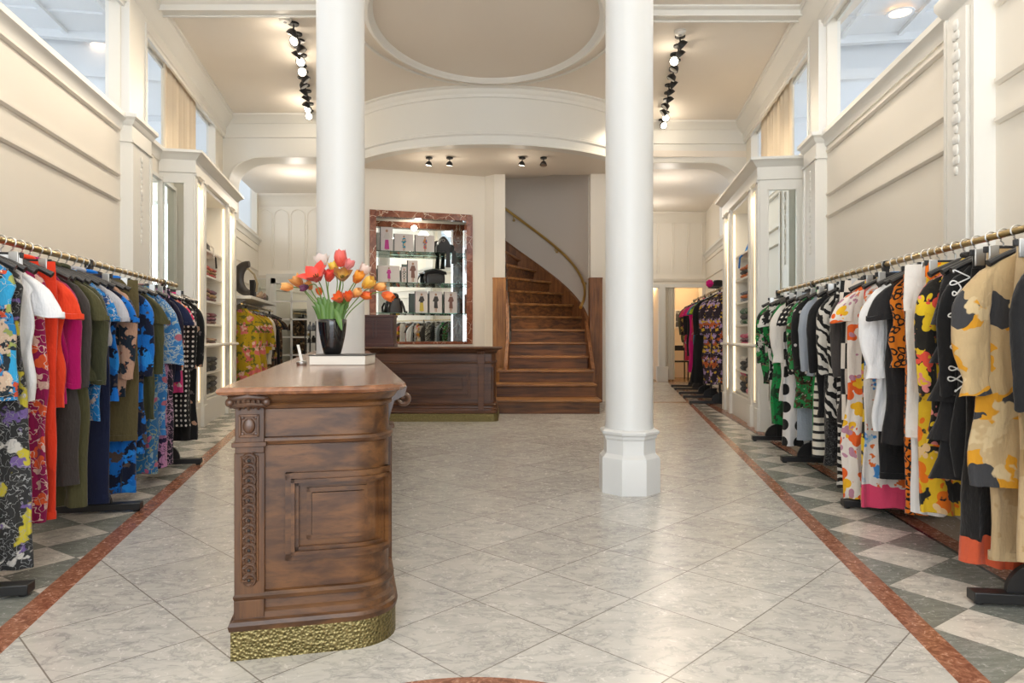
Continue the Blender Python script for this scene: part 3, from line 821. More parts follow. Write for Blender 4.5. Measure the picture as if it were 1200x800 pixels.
# back counter
bx0, bx1, by0, by1 = -2.35, PX(580, 8.71), 8.76, 9.35
bc = thing('back_counter', 'dark walnut panelled back counter with brass skirting in front of the niche', 'counter', (-1.2, 9.0, 0))
mb = MB(); layers(mb, bx0, bx1, by0, by1, .06, [(z*1.02, o) for z, o in PROF]); mb.build('body', M['wooddk'], bc, ang=30)
mb = MB(); layers(mb, bx0, bx1, by0, by1, .06, [(0, .04), (.10, .04)]); mb.build('brass_skirting', M['hammer'], bc, ang=30)
mb = MB(); layers(mb, bx0, bx1, by0, by1, .06, [(.915, .05), (.925, .08), (.938, .09), (.95, .075)]); mb.build('counter_top', M['wooddk'], bc, ang=30)
mb = MB(); xa, xb = -1.95, PX(551, 8.71)
mb.frame(xa, xb, .30, .66, .03, by0-.02, by0+.001); mb.frame(xa+.03, xb-.03, .33, .63, .02, by0-.035, by0+.001); mb.frame(xa+.1, xb-.1, .40, .56, .012, by0-.02, by0+.001)
mb.build('panel_moulding', M['wooddk'], bc)
mb = MB(); xc0, xc1 = PX(560, 8.71), PX(567, 8.71)
mb.box(xc0, xc1, by0-.03, by0+.01, .14, .9); mb.box(xc0-.01, xc1+.01, by0-.045, by0+.01, .74, .90)
for q in range(3): mb.sphere(((xc0+xc1)/2+(q-1)*.025, by0-.05, .88), .02, 8, 6)
mb.build('end_pilaster', M['wooddk'], bc, bevel=.003)
mb = MB(); mb.frame(PX(570, 8.71), PX(578, 8.71), .25, .70, .014, by0-.012, by0+.001); mb.build('side_panel_moulding', M['wooddk'], bc)

# panelled wooden till box on the back counter
tb = thing('till_box', 'reddish wooden panelled box standing on the back counter below the niche', 'box', (-1.8, 9.15, .969))
mb = MB(); x0, x1, z1 = PX(417, 9.1), PX(462, 9.1), PZ(369, 9.1)
mb.box(x0, x1, 9.05, 9.30, .99, z1-.03); mb.box(x0-.012, x1+.012, 9.035, 9.31, z1-.03, z1); mb.box(x0-.015, x1+.015, 9.03, 9.31, .952, .995)
m_till = wood('mahogany till', (.055, .016, .014), (.10, .036, .028), axis='X')
mb.build('carcass', m_till, tb, bevel=.004)
mb = MB(); w = (x1-x0)
mb.frame(x0+.03, x0+w/2-.015, 1.07, z1-.06, .014, 9.035, 9.051); mb.frame(x0+w/2+.015, x1-.03, 1.07, z1-.06, .014, 9.035, 9.051)
mb.build('panel_moulding', m_till, tb)

# ================================================================== NICHE
nf = thing('niche_frame', 'red brown veined marble frame round the mirrored display niche', 'frame', NF((n0+n1)/2, 0, NZ0))
fw = .105
mb = MB(NF); mb.box(n0, n0+fw, -.03, .16, NZ0, NZ1); mb.build('jamb', M['redmarble'], nf, bevel=.006)
mb = MB(NF); mb.box(n1-fw, n1, -.03, .16, NZ0, NZ1); mb.build('jamb', M['redmarble'], nf, bevel=.006)
mb = MB(NF); mb.box(n0+fw, n1-fw, -.028, .16, NZ1-fw, NZ1); mb.build('lintel', M['redmarble'], nf, bevel=.006)
mb = MB(NF); mb.box(n0+fw, n1-fw, -.028, .16, NZ0, NZ0+.04); mb.build('sill', M['redmarble'], nf, bevel=.006)
mi = MB(NF); mi.box(n0+.0, n1-.0, .595, .615, NZ0, NZ1); mi = mi.build('mirror', M['mirror']); tag(mi, 'large wall mirror lining the back of the marble framed niche', 'mirror')
mi = MB(NF); mi.box(n1-.012, n1+.0, .17, .59, NZ0, NZ1); mi = mi.build('mirror', M['mirror']); tag(mi, 'narrow mirror added to brighten the right side of the marble framed niche', 'mirror')  # reflector added to lighten the right side panel
sz = [2.505, 1.985, 1.48]
names = ['top', 'middle', 'bottom']
SD0, SD1 = .14, .56
for z, nm in zip(sz, names):
    s = MB(NF); s.box(n0+.03, n1-.03, SD0, SD1, z-.016, z); s = s.build('glass_shelf', M['glass'], bevel=.002)
    tag(s, nm+' green-edged glass shelf in the marble framed niche', 'shelf')
nl = NF((n0+n1)/2, .38, NZ1-.14)
lamp('niche_fill_lamp', nl, 5, (1, .92, .82), .05)  # lamp added inside the niche to brighten it
mi = MB(NF); mi.box(n0-.0, n0+.012, .17, .59, NZ0, NZ1); mi = mi.build('mirror', M['mirror']); tag(mi, 'narrow mirror added to brighten the left side of the marble framed niche', 'mirror')  # reflector added to lighten the dark left side panel
# books standing face out
cover = plain('grey white cover', (.68, .64, .63), .5); spine = plain('black spine', (.02, .02, .022), .5)
skin = plain('printed skin', (.42, .25, .17), .6)
def book(px0, px1, ytop, shelf, label, cloth, tall=None, skirt=None, spine_w=.02):
    s0, s1 = NS(px0)+.012, NS(px1); z = sz[shelf]; Y = NF((s0+s1)/2, .3, 0)[1]
    h = PZ(ytop, Y)-z
    # the shelf stands .3 behind the wall face, so pull the width in towards the sight line
    k = 1.018; y0 = .26
    t = thing('book', label, 'book', NF((s0+s1)/2, y0+.02, z), 'picture books standing face out in the niche')
    mb = MB(NF); mb.box(s0+.012, s1, y0, y0+.004, z+.001, z+h); mb.box(s0+.012, s1, y0+.026, y0+.03, z+.001, z+h); mb.build('cover', cover, t)
    mb = MB(NF); mb.box(s0, s0+.013, y0, y0+.03, z+.001, z+h); mb.build('spine', spine, t)
    mb = MB(NF); mb.box(s0+.013, s1-.006, y0+.004, y0+.026, z+.006, z+h-.006); mb.build('pages', plain('pages', (.8, .78, .72), .8) if 'pages' not in bpy.data.materials else bpy.data.materials['pages'], t)
    c = (s0+s1)/2+.008; hh = h*.86; zb = z+h*.05; yf = y0-.0015
    mb = MB(NF)
    mb.sphere((c, yf, zb+hh*.93), hh*.06, 10, 8, (1, .12, 1.2))
    mb.prism_y([(c-hh*.05, zb), (c-hh*.015, zb), (c, zb+hh*.4), (c+hh*.02, zb), (c+hh*.055, zb), (c+hh*.06, zb+hh*.45), (c-hh*.06, zb+hh*.45)], yf-.001, yf+.001)
    mb.build('printed_figure', skin, t)
    mb = MB(NF)
    mb.prism_y([(c-hh*.10, zb+hh*.22), (c+hh*.11, zb+hh*.20), (c+hh*.08, zb+hh*.55), (c+hh*.16, zb+hh*.62), (c+hh*.09, zb+hh*.84), (c-hh*.07, zb+hh*.84), (c-hh*.17, zb+hh*.58), (c-hh*.08, zb+hh*.56)], yf-.002, yf+.001)
    mb.build('printed_outfit', cloth, t)
    if skirt:
        MB(NF).prism_y([(c-hh*.11, zb+hh*.05), (c+hh*.12, zb+hh*.05), (c+hh*.08, zb+hh*.5), (c-hh*.08, zb+hh*.5)], yf-.003, yf+.001).build('printed_skirt', skirt, t)
pk = plain('printed pink', (.55, .05, .30), .6); dkc = plain('printed charcoal', (.05, .045, .045), .6); brn = plain('printed brown', (.20, .10, .08), .6)
yl = plain('printed yellow', (.62, .48, .08), .6)
multi = print_mat('printed multicolour', (.6, .3, .1), [('cell', (.05, .2, .5), 60, .6), ('cell', (.7, .1, .1), 45, .7)])
bwc = print_mat('printed black and white', (.75, .74, .72), [('check', (.02, .02, .02), 45, 0)])
mint = plain('printed pale top', (.60, .58, .56), .6)
book(446.5, 462.5, 266.5, 0, 'tallest book on the top glass shelf, cover figure in pink trousers', mint, skirt=pk)
book(463, 487, 274.5, 0, 'book on the top glass shelf with a small bright blue figure', print_mat('printed blue', (.05, .3, .45), [('cell', (.7, .5, .3), 60, .6)]))
book(488, 512.5, 276, 0, 'book on the top glass shelf beside the black bag, orange and brown figure', multi)
book(443, 471, 311.5, 1, 'book at the left of the middle glass shelf, figure in a pink coat', pk)
book(471.5, 479, 313, 1, 'narrow book with black and white chequered figure on the middle glass shelf', bwc)
book(479, 492.5, 305.5, 1, 'tall book beside the black handbag, figure in brown and blue', brn)
book(488, 504.3, 341.5, 2, 'left book of three on the bottom glass shelf, yellow and charcoal figure', dkc, skirt=yl)
book(505, 521.5, 341.5, 2, 'middle book of three on the bottom glass shelf, figure in grey coat', dkc)
book(523, 539.5, 342, 2, 'right book of three on the bottom glass shelf, figure in brown coat', brn)
# bags in the niche
leather = plain('black leather', (.012, .012, .013), .32)
leather2 = plain('grey brown leather', (.045, .038, .034), .4)
def blob_bag(s, y, z, w, d, h, seed, mat, name, parent, top=.8):
    rnd = random.Random(seed); mb = MB(NF); rings = []
    for k in range(10):
        u = k/9; ww = w*(1+.02*rnd.random())*(1-(1-top)*u)*(.86 if k in (0, 9) else 1)
        rings.append([(s+ww/2*math.copysign(abs(math.cos(a))**.5, math.cos(a))+.006*math.sin(5*a+k), y+d/2*math.copysign(abs(math.sin(a))**.6, math.sin(a)), z+h*u+.01*math.sin(3*a+seed)*u) for a in [2*math.pi*i/20 for i in range(20)]])
    mb.loft(rings); return mb.build(name, mat, parent, ang=60)
s = NS(514)
t = thing('handbag', 'black leather handbag with flared flap on the middle glass shelf', 'handbag', NF(s, .34, sz[1]))
mb = MB(NF)
mb.loft([[(s+w*math.copysign(abs(math.cos(a))**.3, math.cos(a)), .34+d*math.copysign(abs(math.sin(a))**.4, math.sin(a)), sz[1]+z) for a in [2*math.pi*(i+.5)/28 for i in range(28)]] for w, d, z in ((.150, .05, 0), (.165, .065, .01), (.172, .068, .08), (.168, .062, .15), (.160, .05, .20), (.155, .045, .22))])
mb.build('body', leather, t, ang=50)
mb = MB(NF); rings = []
for k in range(9):
    u = k/8-.5; x = s+u*.38; zt = sz[1]+.225+.02*math.cos(u*3)-.05*abs(u)
    rings.append([(x, .26, zt-.05), (x, .25, zt-.01), (x, .34, zt+.02), (x, .43, zt-.01), (x, .42, zt-.03), (x, .34, zt-.01)])
mb.loft(rings).build('flap', leather, t)
MB(NF).tube([(s-.17, .27, sz[1]+.18), (s-.20, .25, sz[1]+.1), (s-.19, .24, sz[1]+.03)], .012, 8).build('strap', leather2, t)
s = NS(525)
t = thing('draped_bag', 'black bag with silver eyelet and straps trailing off the top glass shelf', 'handbag', NF(s, .32, sz[0]))
blob_bag(s, .33, sz[0], .27, .13, .18, 5, leather2, 'body', t, .7)
mb = MB(NF); rings = []
for k in range(12):
    u = k/11; x = s-.14+.30*u; zt = sz[0]+.16+.14*math.sin(math.pi*min(1, u*1.2))
    rings.append([(x, .25, sz[0]+.02+.02*k % .03), (x, .24, zt-.05), (x, .31, zt), (x, .40, zt-.06), (x, .41, sz[0]+.03), (x, .33, sz[0]+.02)])
mb.loft(rings).build('drape', leather, t)
MB(NF).tube([(s-.03, .235, sz[0]+.24+.022*math.cos(a)) if False else (s-.03+.022*math.sin(a), .235, sz[0]+.22+.022*math.cos(a)) for a in [2*math.pi*i/16 for i in range(17)]], .006, 6).build('eyelet', M['steel'], t)
for dx, L in ((.03, .28), (.13, .22)):
    mb = MB(NF); mb.loft([[(s+dx-.03-.02*q/5, .13-.004*q, sz[0]+.03-L*q/5), (s+dx+.03+.01*q/5, .13-.004*q, sz[0]+.03-L*q/5), (s+dx+.03, .145, sz[0]+.03-L*q/5), (s+dx-.03, .145, sz[0]+.03-L*q/5)] for q in range(6)]); mb.build('strap', leather, t)
    MB(NF).box(s+dx-.03, s+dx+.03, .125, .28, sz[0]+.005, sz[0]+.035).build('strap_top', leather, t)
s = NS(466)
t = thing('hooded_bag', 'small grey black bag with hood-like top on the bottom glass shelf', 'handbag', NF(s, .32, sz[2]))
blob_bag(s, .32, sz[2], .27, .14, .24, 9, leather2, 'body', t, .6)
mb = MB(NF); mb.sphere((s-.01, .31, sz[2]+.27), .075, 14, 10, (1, .8, .9)); mb.build('hood', leather, t)
MB(NF).tube([(s+.09, .25, sz[2]+.2), (s+.13, .23, sz[2]+.1), (s+.15, .22, sz[2]+.02), (s+.19, .22, sz[2]+.01)], .02, 8).build('strap', leather, t)
MB(NF).tube([(s-.10, .25, sz[2]+.2), (s-.14, .23, sz[2]+.12), (s-.13, .22, sz[2]+.012)], .018, 8).build('strap', leather, t)
# ================================================================== WALL CABINETS
def cabinet(side):
    fr, S = (FR((-1.99, 0), (-.212, 1), 'right'), math.hypot(1, .212)) if side == 'L' else (FR((1.70, 0), (.145, 1)), math.hypot(1, .145))
    T = 3.20 if side == 'L' else 3.12
    Y0, Y1 = 7.82, 10.25
    a, b = Y0*S, Y1*S; D = .46
    where = 'left' if side == 'L' else 'right'
    t = thing('shelving_cabinet', 'tall cream shelving cabinet with mirrored end built against the %s wall' % where, 'cabinet', fr((a+b)/2, -.2, 0))
    # bays: (start, end) of the open fronts
    k = (a, a+.04, a+.12, a+.42, a+.54, b-.62, b-.50, b-.16, b)
    mb = MB(fr); z0, zt = .30, T-.30
    mb.box(a, b, -D, -D+.03, 0, T-.05)                      # back
    mb.box(a, a+.05, -D, 0, 0, T-.1); mb.box(b-.05, b, -D, 0, 0, T-.1)
    mb.box(a+.42, a+.52, -D, -.02, 0, T-.1); mb.box(b-.60, b-.50, -D, -.02, 0, T-.1)
    mb.box(a, b, -D, -.01, 0, z0); mb.box(a, b, -D, -.01, zt, T-.02)
    mb.build('carcass', M['white'], t, bevel=.003)
    for x0, x1 in ((a, a+.11), (a+.40, a+.54), (b-.62, b-.48), (b-.13, b)):
        mb = MB(fr); mb.box(x0, x1, -.02, .02, 0, T-.22); mb.box(x0+.02, x1-.02, .02, .028, .34, .96); mb.box(x0+.02, x1-.02, .02, .028, 1.1, T-.35)
        mb.box(x0-.008, x1+.008, -.02, .03, 0, .26); mb.box(x0-.006, x1+.006, -.02, .035, T-.27, T-.22)
        mb.build('pilaster', M['white'], t, bevel=.003)
    mb = MB(fr); c0, c1 = .93, 1.0
    mb.prism_x([(-.01, .955), (.05, .96), (.06, .975), (.055, .99), (.04, 1.0), (-.01, 1.0)], a-.01, b+.01); mb.build('dado_rail', M['white'], t)
    mb = MB(fr)
    prof = [(0, T-.26), (.03, T-.24), (.03, T-.10), (.045, T-.09), (.07, T-.06), (.10, T-.035), (.115, T-.03), (.115, T), (-.05, T), (-.05, T-.26)]
    path = [(a, -D-.05), (a, 0), (b, 0), (b, -D)]
    mb.sweep(path, prof); mb.build('cornice', M['white'], t, ang=25)
    MB(fr).box(a-.02, b, -D-.05, .02, T-.08, T-.03).build('top_board', M['white'], t)
    # mirrored end
    x = a; ya, yb, zb_, zt_ = -D+.05, -.085, .35, T-.35
    mb = MB(fr)
    mb.box(x-.02, x, -D-.04, ya, 0, T-.25); mb.box(x-.02, x, yb, .0, 0, T-.25); mb.box(x-.02, x, ya, yb, zt_, T-.25); mb.box(x-.02, x, ya, yb, 0, zb_)
    mb.box(x-.03, x, ya, ya+.012, zb_, zt_); mb.box(x-.03, x, yb-.012, yb, zb_, zt_); mb.box(x-.03, x, ya, yb, zt_-.012, zt_)
    mb.build('end_frame', M['white'], t)
    MB(fr).box(x-.008, x-.002, ya, yb, zb_, zt_).build('end_mirror', M['mirror'], t)
    # shelves and light strips
    levels = [.34, .63, .97, 1.25, 1.55, 1.87, 2.2]
    bays = [(a+.05, a+.42), (a+.52, b-.60), (b-.50, b-.05)]
    for x0, x1 in bays:
        for z in levels: MB(fr).box(x0, x1, -D+.03, -.05, z-.025, z).build('shelf', M['white'], t)
    for x0 in (a+.06, a+.405, a+.535, b-.615, b-.485, b-.075):
        MB(fr).box(x0-.006, x0+.006, -.050, -.035, z0+.02, zt-.02).build('light_strip', M['led'], t)
    MB(fr).box(b-.66, b-.64, -D+.03, -D+.05, z0, zt).build('shelf_track', M['steel'], t)
    for x0, x1 in bays:
        o = area('shelf_light', fr((x0+x1)/2, -.12, zt-.04), (0, 0, 0), (.25, .1), 3.0, (1, .8, .55))
    return t, fr, a, b, levels, D
cabL = cabinet('L'); cabR = cabinet('R')

# mirrors in the wall recesses between pilaster and cabinet
for fr, S, y0, y1, z1, w in ((LF, SL, 7.2, 7.70, 2.85, 'left'), (RF, SR, 7.50, 7.78, 2.80, 'right')):
    t = thing('wall_mirror', 'tall narrow white framed mirror on the %s wall between pilaster and cabinet' % w, 'mirror', fr((y0+y1)/2*S, 0, .3))
    MB(fr).box(y0*S, y1*S, .0, .02, .3, z1).build('mirror_glass', M['mirror'], t)
    MB(fr).frame(y0*S-.03, y1*S+.03, .27, z1+.04, .04, 0, .045).build('frame', M['white'], t)

# ---- goods on the cabinet shelves
def folded(fr, s, y, z, w, d, n, mats, label, group=None, kind='folded_scarf', cat='folded clothes', lumpy=0, h=.032):
    """a soft pile: each folded piece is a thing of its own"""
    for q in range(n):
        rnd = random.Random(int(s*1000)+q+int(z*100)); mb = MB(fr); rings = []
        ww = w*(1-.06*rnd.random()); hh = h*(1+.3*rnd.random())
        for k in range(5):
            u = k/4; e = 1-.16*abs(2*u-1)**2
            rings.append([(s+ww/2*e*math.copysign(abs(math.cos(a))**.45, math.cos(a))*(1+lumpy*math.sin(a*3+q+k)), y+d/2*e*math.copysign(abs(math.sin(a))**.45, math.sin(a))*(1+lumpy*math.cos(a*4+q)),
                           z+hh*u*(1+lumpy*math.sin(a*2+q*2))) for a in [2*math.pi*i/22 for i in range(22)]])
        mb.loft(rings)
        m = mats[q % len(mats)]
        o = mb.build(kind, m[0], ang=60)
        tag(o, label % {'c': m[1], 'p': ('bottom', 'second', 'third', 'fourth', 'fifth')[q] if n > 1 else 'single'}, cat, group)
        z += hh
def sm(name, base, acc, seed=0): return print_mat(name, base, [('noise', acc, 14, .55), ('noise', tuple(q*.4 for q in base), 20, .6, 0, 2)], seed=seed)
fm = {k: sm('fold '+k, b, c) for k, b, c in (('red', (.42, .04, .03), (.6, .2, .08)), ('gold', (.38, .25, .10), (.15, .08, .05)), ('plum', (.12, .03, .07), (.25, .1, .12)), ('brown', (.13, .06, .05), (.3, .2, .15)), ('wine', (.20, .04, .06), (.1, .02, .03)),
      ('tan', (.40, .28, .18), (.2, .1, .06)), ('black', (.02, .02, .02), (.05, .05, .05)), ('olive', (.05, .045, .03), (.12, .1, .06)), ('orange', (.60, .16, .03), (.05, .04, .04)), ('grey', (.20, .22, .26), (.08, .08, .1)), ('green', (.04, .12, .06), (.5, .48, .42)), ('pink', (.62, .10, .20), (.75, .4, .45)), ('white', (.7, .67, .62), (.5, .48, .45)), ('blue', (.02, .15, .50), (.05, .25, .6)))}
fr, a, b, lv, D = cabL[1:]
s = (a+.55+b-.62)/2
folded(fr, s-.0, -.2, lv[6], .30, .2, 1, [(fm['black'], 'black')], 'black bag lying on the uppermost filled shelf of the left cabinet', None, 'clutch_bag', 'bag', .1, .10)
def hang_strap(fr, s, y, z, h, mat, label, dx=.05):
    t = thing('hanging_bag', label, 'bag', fr(s, y, z))
    mb = MB(fr); mb.loft([[(s+.06*w*math.cos(q)+.01*math.sin(k), y+.04*w*math.sin(q), z+h*(1-k/7)) for q in [2*math.pi*i/12 for i in range(12)]] for k, w in enumerate((.3, .8, 1, 1.05, 1, 1.05, .9, .5))]); mb.build('body', mat, t, ang=60)
    MB(fr).tube([(s-.04, y+.05, z+h*.4), (s-.06, y+.10, z+.02), (s-.05, y+.17, z-.06), (s-.05, y+.18, z-.2)], .012, 6).build('strap', mat, t)
hang_strap(fr, s+.25, -.22, lv[6]+.001, .42, leather, 'tall black bag with a dangling strap high in the left cabinet')
hang_strap(fr, s+.0, -.20, lv[6]+.10, .25, fm['white'], 'pale cream pouch leaning behind the black bag in the left cabinet')
for i, (lvl, mats, n, w, h, kind) in enumerate([(5, ['red', 'gold', 'red'], 3, .52, .04, 'scarf'), (4, ['plum', 'gold', 'brown'], 3, .55, .045, 'scarf'), (3, ['wine', 'plum', 'brown'], 3, .5, .04, 'scarf'), (2, ['tan', 'brown'], 2, .55, .04, 'scarf'), (1, ['black', 'olive', 'black'], 3, .62, .05, 'sweater'), (0, ['olive', 'black', 'olive'], 3, .66, .06, 'sweater')]):
    for side, ds in (('nearer', -.24), ('farther', .16)):
        ms = mats if side == 'nearer' else mats[::-1]
        folded(fr, s+ds+.04, -.20, lv[lvl], w*.72, .28, n, [(fm[m], m) for m in ms], '%(c)s folded ' + kind + ', %(p)s in the ' + side + ' pile on shelf ' + ('lowest', 'second', 'third', 'fourth', 'fifth', 'sixth')[lvl] + ' shelf up, left cabinet', None, 'folded_'+kind, kind, .05, h)
fr, a, b, lv, D = cabR[1:]
s = (a+.55+b-.62)/2
hang_strap(fr, s+.22, -.2, lv[6]+.001, .34, fm['blue'], 'bright blue bag on the topmost filled shelf of the right cabinet')
for i, (lvl, mats, n, w, h, kind) in enumerate([(5, ['orange', 'black', 'orange'], 3, .52, .045, 'scarf'), (4, ['grey', 'orange', 'grey'], 3, .45, .038, 'scarf'), (3, ['green', 'black', 'green'], 3, .55, .06, 'scarf'), (2, ['pink', 'plum', 'pink'], 3, .5, .045, 'scarf'), (1, ['white', 'black', 'black'], 3, .55, .055, 'sweater'), (0, ['pink', 'gold', 'black', 'black'], 4, .55, .06, 'sweater')]):
    for side, ds in (('nearer', -.22), ('farther', .18)):
        ms = mats if side == 'nearer' else mats[::-1]
        folded(fr, s+ds+.02, -.20, lv[lvl], w*.72, .28, n, [(fm[m], m) for m in ms], '%(c)s folded ' + kind + ', %(p)s in the ' + side + ' pile on shelf ' + ('lowest', 'second', 'third', 'fourth', 'fifth', 'sixth')[lvl] + ' shelf up, right cabinet', None, 'folded_'+kind, kind, .07, h)

# curtains in the openings above the cabinets
def curtain(fr, S, y0, y1, yy, z0, z1, label, n=9, amp=.035, col_=(.78, .68, .54), name='curtain'):
    t = NT('curtain cloth '+label[:12]); t.set(Base_Color=col_, Roughness=.9); t.bump(t.noise(t.obj, 40, 2), .1, .003)
    N = n*10; ring = []
    th = .006
    def f(u): return yy+amp*math.sin(u*n*2*math.pi)+amp*.35*math.sin(u*n*4.7*math.pi+1)
    pts = [(y0*S+(y1-y0)*S*i/N, f(i/N)) for i in range(N+1)]
    mb = MB(fr); mb.prism(pts+[(x, y-th) for x, y in pts[::-1]], z0, z1)
    o = mb.build(name, t.m, ang=60); return tag(o, label, 'curtain')
curtain(LF, SL, 8.1, 9.55, -.07, 3.22, 4.50, 'cream pleated curtain in the opening above the left cabinet')
curtain(RF, SR, 8.6, 10.45, -.07, 3.17, 4.50, 'cream pleated curtain in the opening above the right cabinet')

# ================================================================== CEILING LIGHTS
def spotfix(x, y, z, tilt, az, lit, label, group, drop=.10, sc=1, power=18):
    t = thing('ceiling_spotlight', label, 'spotlight', (x, y, z), group)
    MB().lathe(x, y, [(.055*sc, z-.022), (.060*sc, z-.018), (.060*sc, z-.001)], 20).build('base_plate', M['black'], t)
    MB().tube([(x, y, z-.02), (x, y, z-.02-drop)], .009*sc, 8).build('stem', M['black'], t)
    d = Vector((math.sin(az)*math.sin(tilt), math.cos(az)*math.sin(tilt), -math.cos(tilt)))
    c = Vector((x, y, z-.02-drop)); e = c+d*.055*sc
    MB().tube([c-d*.012*sc, c+d*.005*sc, c+d*.025*sc, e, e+d*.006*sc], [.020*sc, .042*sc, .054*sc, .062*sc, .064*sc], 18).build('lamp_head', M['black'], t)
    f = e+d*.0065*sc
    MB().tube([f, f+d*.003], [.052*sc, .048*sc], 18).build('lens', M['bulb'] if lit else M['steel'], t)
    sp = spot('spot_beam', tuple(f+d*.03), tuple(f+d*2), power, ang=85 if lit else 60)
    if lit: lamp('spot_fill_glow', tuple(f+d*.22), 3.0, (1, .86, .68), .03)  # extra point lamp, added to spread warm light onto the ceiling
    return t
rnd = random.Random(3)
ORD = 'first second third fourth fifth sixth seventh eighth ninth tenth eleventh twelfth thirteenth'.split()
leftf = [(346, 30, 0), (350, 42, 1), (353, 50, 0), (352, 57, 0), (356, 67, 1), (356, 79, 1), (358, 86, 0), (356, 93, 0), (360, 102, 0), (362, 109, 0), (362, 117, 0), (365, 124, 1), (365, 132, 1)]
rightf = [(795, 45, 0), (793, 56, 0), (789, 66, 1), (790, 73, 0), (787, 84, 0), (785, 93, 0), (782, 102, 0), (781, 111, 0), (780, 119, 0), (778, 127, 0), (778, 134, 1), (774, 143, 1)]
def onceil(px, py, z):
    Y = (z-1.1)*800/(393-py); return PX(px, Y), Y
for lst, side in ((leftf, 'left'), (rightf, 'right')):
    for i, (px, py, lit) in enumerate(lst):
        x, y = onceil(px+(2 if side == 'right' else -2), py-3, ZC)
        az = (math.pi+rnd.uniform(-.5, .5)) if lit else (rnd.choice([-1, 1])*rnd.uniform(.8, 1.6))
        spotfix(x, y, ZC, 1.0 if lit else rnd.uniform(.5, .9), az, lit, '%s spotlight, %s from the front in the %s ceiling row' % ('lit round' if lit else 'dark round', ORD[i], side), 'spotlights of the %s ceiling row' % side, power=48, sc=1.0, drop=.06)
for px, py, k in ((334, 21, 'left'), (797, 36, 'right')):
    x, y = onceil(px, py, ZC); t = thing('smoke_detector', 'white round smoke detector heading the %s row of spotlights' % k, 'smoke detector', (x, y, ZC))
    MB().lathe(x, y, [(.04, ZC-.05), (.055, ZC-.045), (.06, ZC-.03), (.07, ZC-.025), (.07, ZC-.001)], 24).build('housing', M['white'], t)
    MB().lathe(x, y, [(.018, ZC-.056), (.02, ZC-.049)], 12).build('sensor', plain('grey sensor', (.35, .35, .35)), t)
for i, (px, py, k) in enumerate(((503, 186, 'first'), (527, 185, 'second'), (612, 187, 'third'), (637, 190, 'fourth'))):
    Y = 10.35; x = PX(px, Y)
    spotfix(x, Y, 3.80, .25, rnd.uniform(0, 6), 1 if k in ('first', 'second', 'third') else 0, '%s from the left of four small spotlights under the bowed soffit' % k, 'small spotlights under the bowed soffit', drop=.05, sc=.85, power=35)
spot('stair_fill_beam', (PX(612, 10.35), 10.30, 3.62), (.5, 10.9, .6), 60, (1, .84, .6), ang=50, r=.03)  # extra beam beside a soffit spotlight, added to lighten the stairs
# recessed downlights of the right mezzanine seen through the opening
for px, py, zc, w in ((1055, 15, 4.945, 'nearer'), (1002, 76, 4.945, 'farther')):
    Y = (zc-1.1)*800/(393-py); x = PX(px, Y)
    t = thing('downlight', '%s glowing round downlight in the white mezzanine ceiling, right' % w, 'downlight', (x, Y, zc))
    MB().lathe(x, Y, [(.155, zc), (.15, zc-.008), (.125, zc-.008), (.12, zc-.002), (.12, zc)], 32).build('rim', M['mezz'], t)
    MB().lathe(x, Y, [(.119, zc-.003), (.119, zc)], 32).build('lens', M['down'], t)
for px, py in ((118, 54),):
    zc = 4.945; Y = (zc-1.1)*800/(393-py); x = PX(px, Y)
    t = thing('downlight', 'glowing round downlight in the white mezzanine ceiling, left', 'downlight', (x, Y, zc))
    MB().lathe(x, Y, [(.155, zc), (.15, zc-.008), (.12, zc-.002), (.12, zc)], 32).build('rim', M['mezz'], t)
    MB().lathe(x, Y, [(.119, zc-.003), (.119, zc)], 32).build('lens', M['down'], t)

# ================================================================== CLOTHING RAILS
def rail_thing(pts, zr, feet, label, name='clothing_rail', mat=None, posts=True, xoff=(.32, .30)):
    """pts: two rail ends (x, y); feet: distances along at which posts stand"""
    fr = FR(pts[0], (pts[1][0]-pts[0][0], pts[1][1]-pts[0][1])); L = math.hypot(pts[1][0]-pts[0][0], pts[1][1]-pts[0][1])
    t = thing(name, label, 'clothing rail', fr(L/2, 0, 0))
    MB(fr).tube([(-.02, 0, zr), (L, 0, zr)], .016, 12).build('rail', mat or M['brass'], t)
    for s in feet:
        mb = MB(fr); mb.box(s-.02, s+.02, -.015, .015, .04, zr); mb.box(s-.022, s+.022, -.018, .018, zr-.03, zr+.02)
        p = mb.build('post', M['black'], t)
        mb = MB(fr); mb.box(s-.035, s+.035, -xoff[0], xoff[1], .012, .055)
        for c in (-xoff[0]+.03, xoff[1]-.03): mb.cyl(s, c, .02, 0, .012, 8)
        f = mb.build('foot', M['black'], t, bevel=.004)
        mb = MB(fr); pp = [(.13*math.cos(R(a)), .05+.13*math.sin(R(a))) for a in range(0, 181, 12)]
        mb.prism_x([(y, z) for y, z in pp], s-.012, s+.012); mb.build('gusset', M['black'], t)
    return t, fr, L
def RLx(Y): return -1.739-.209*Y
def RRx(Y): return 1.746+.1436*Y
railL = rail_thing([(RLx(2.1), 2.1), (RLx(6.15), 6.15)], 1.55, [.75, 2.18, 3.75], 'long brass clothing rail on black posts along the left wall', xoff=(.30, .26))
railR = rail_thing([(RRx(2.0), 2.0), (RRx(7.15), 7.15)], 1.55, [.78, 2.35, 3.92, 5.15], 'long brass clothing rail on black posts along the right wall', xoff=(.28, .26))

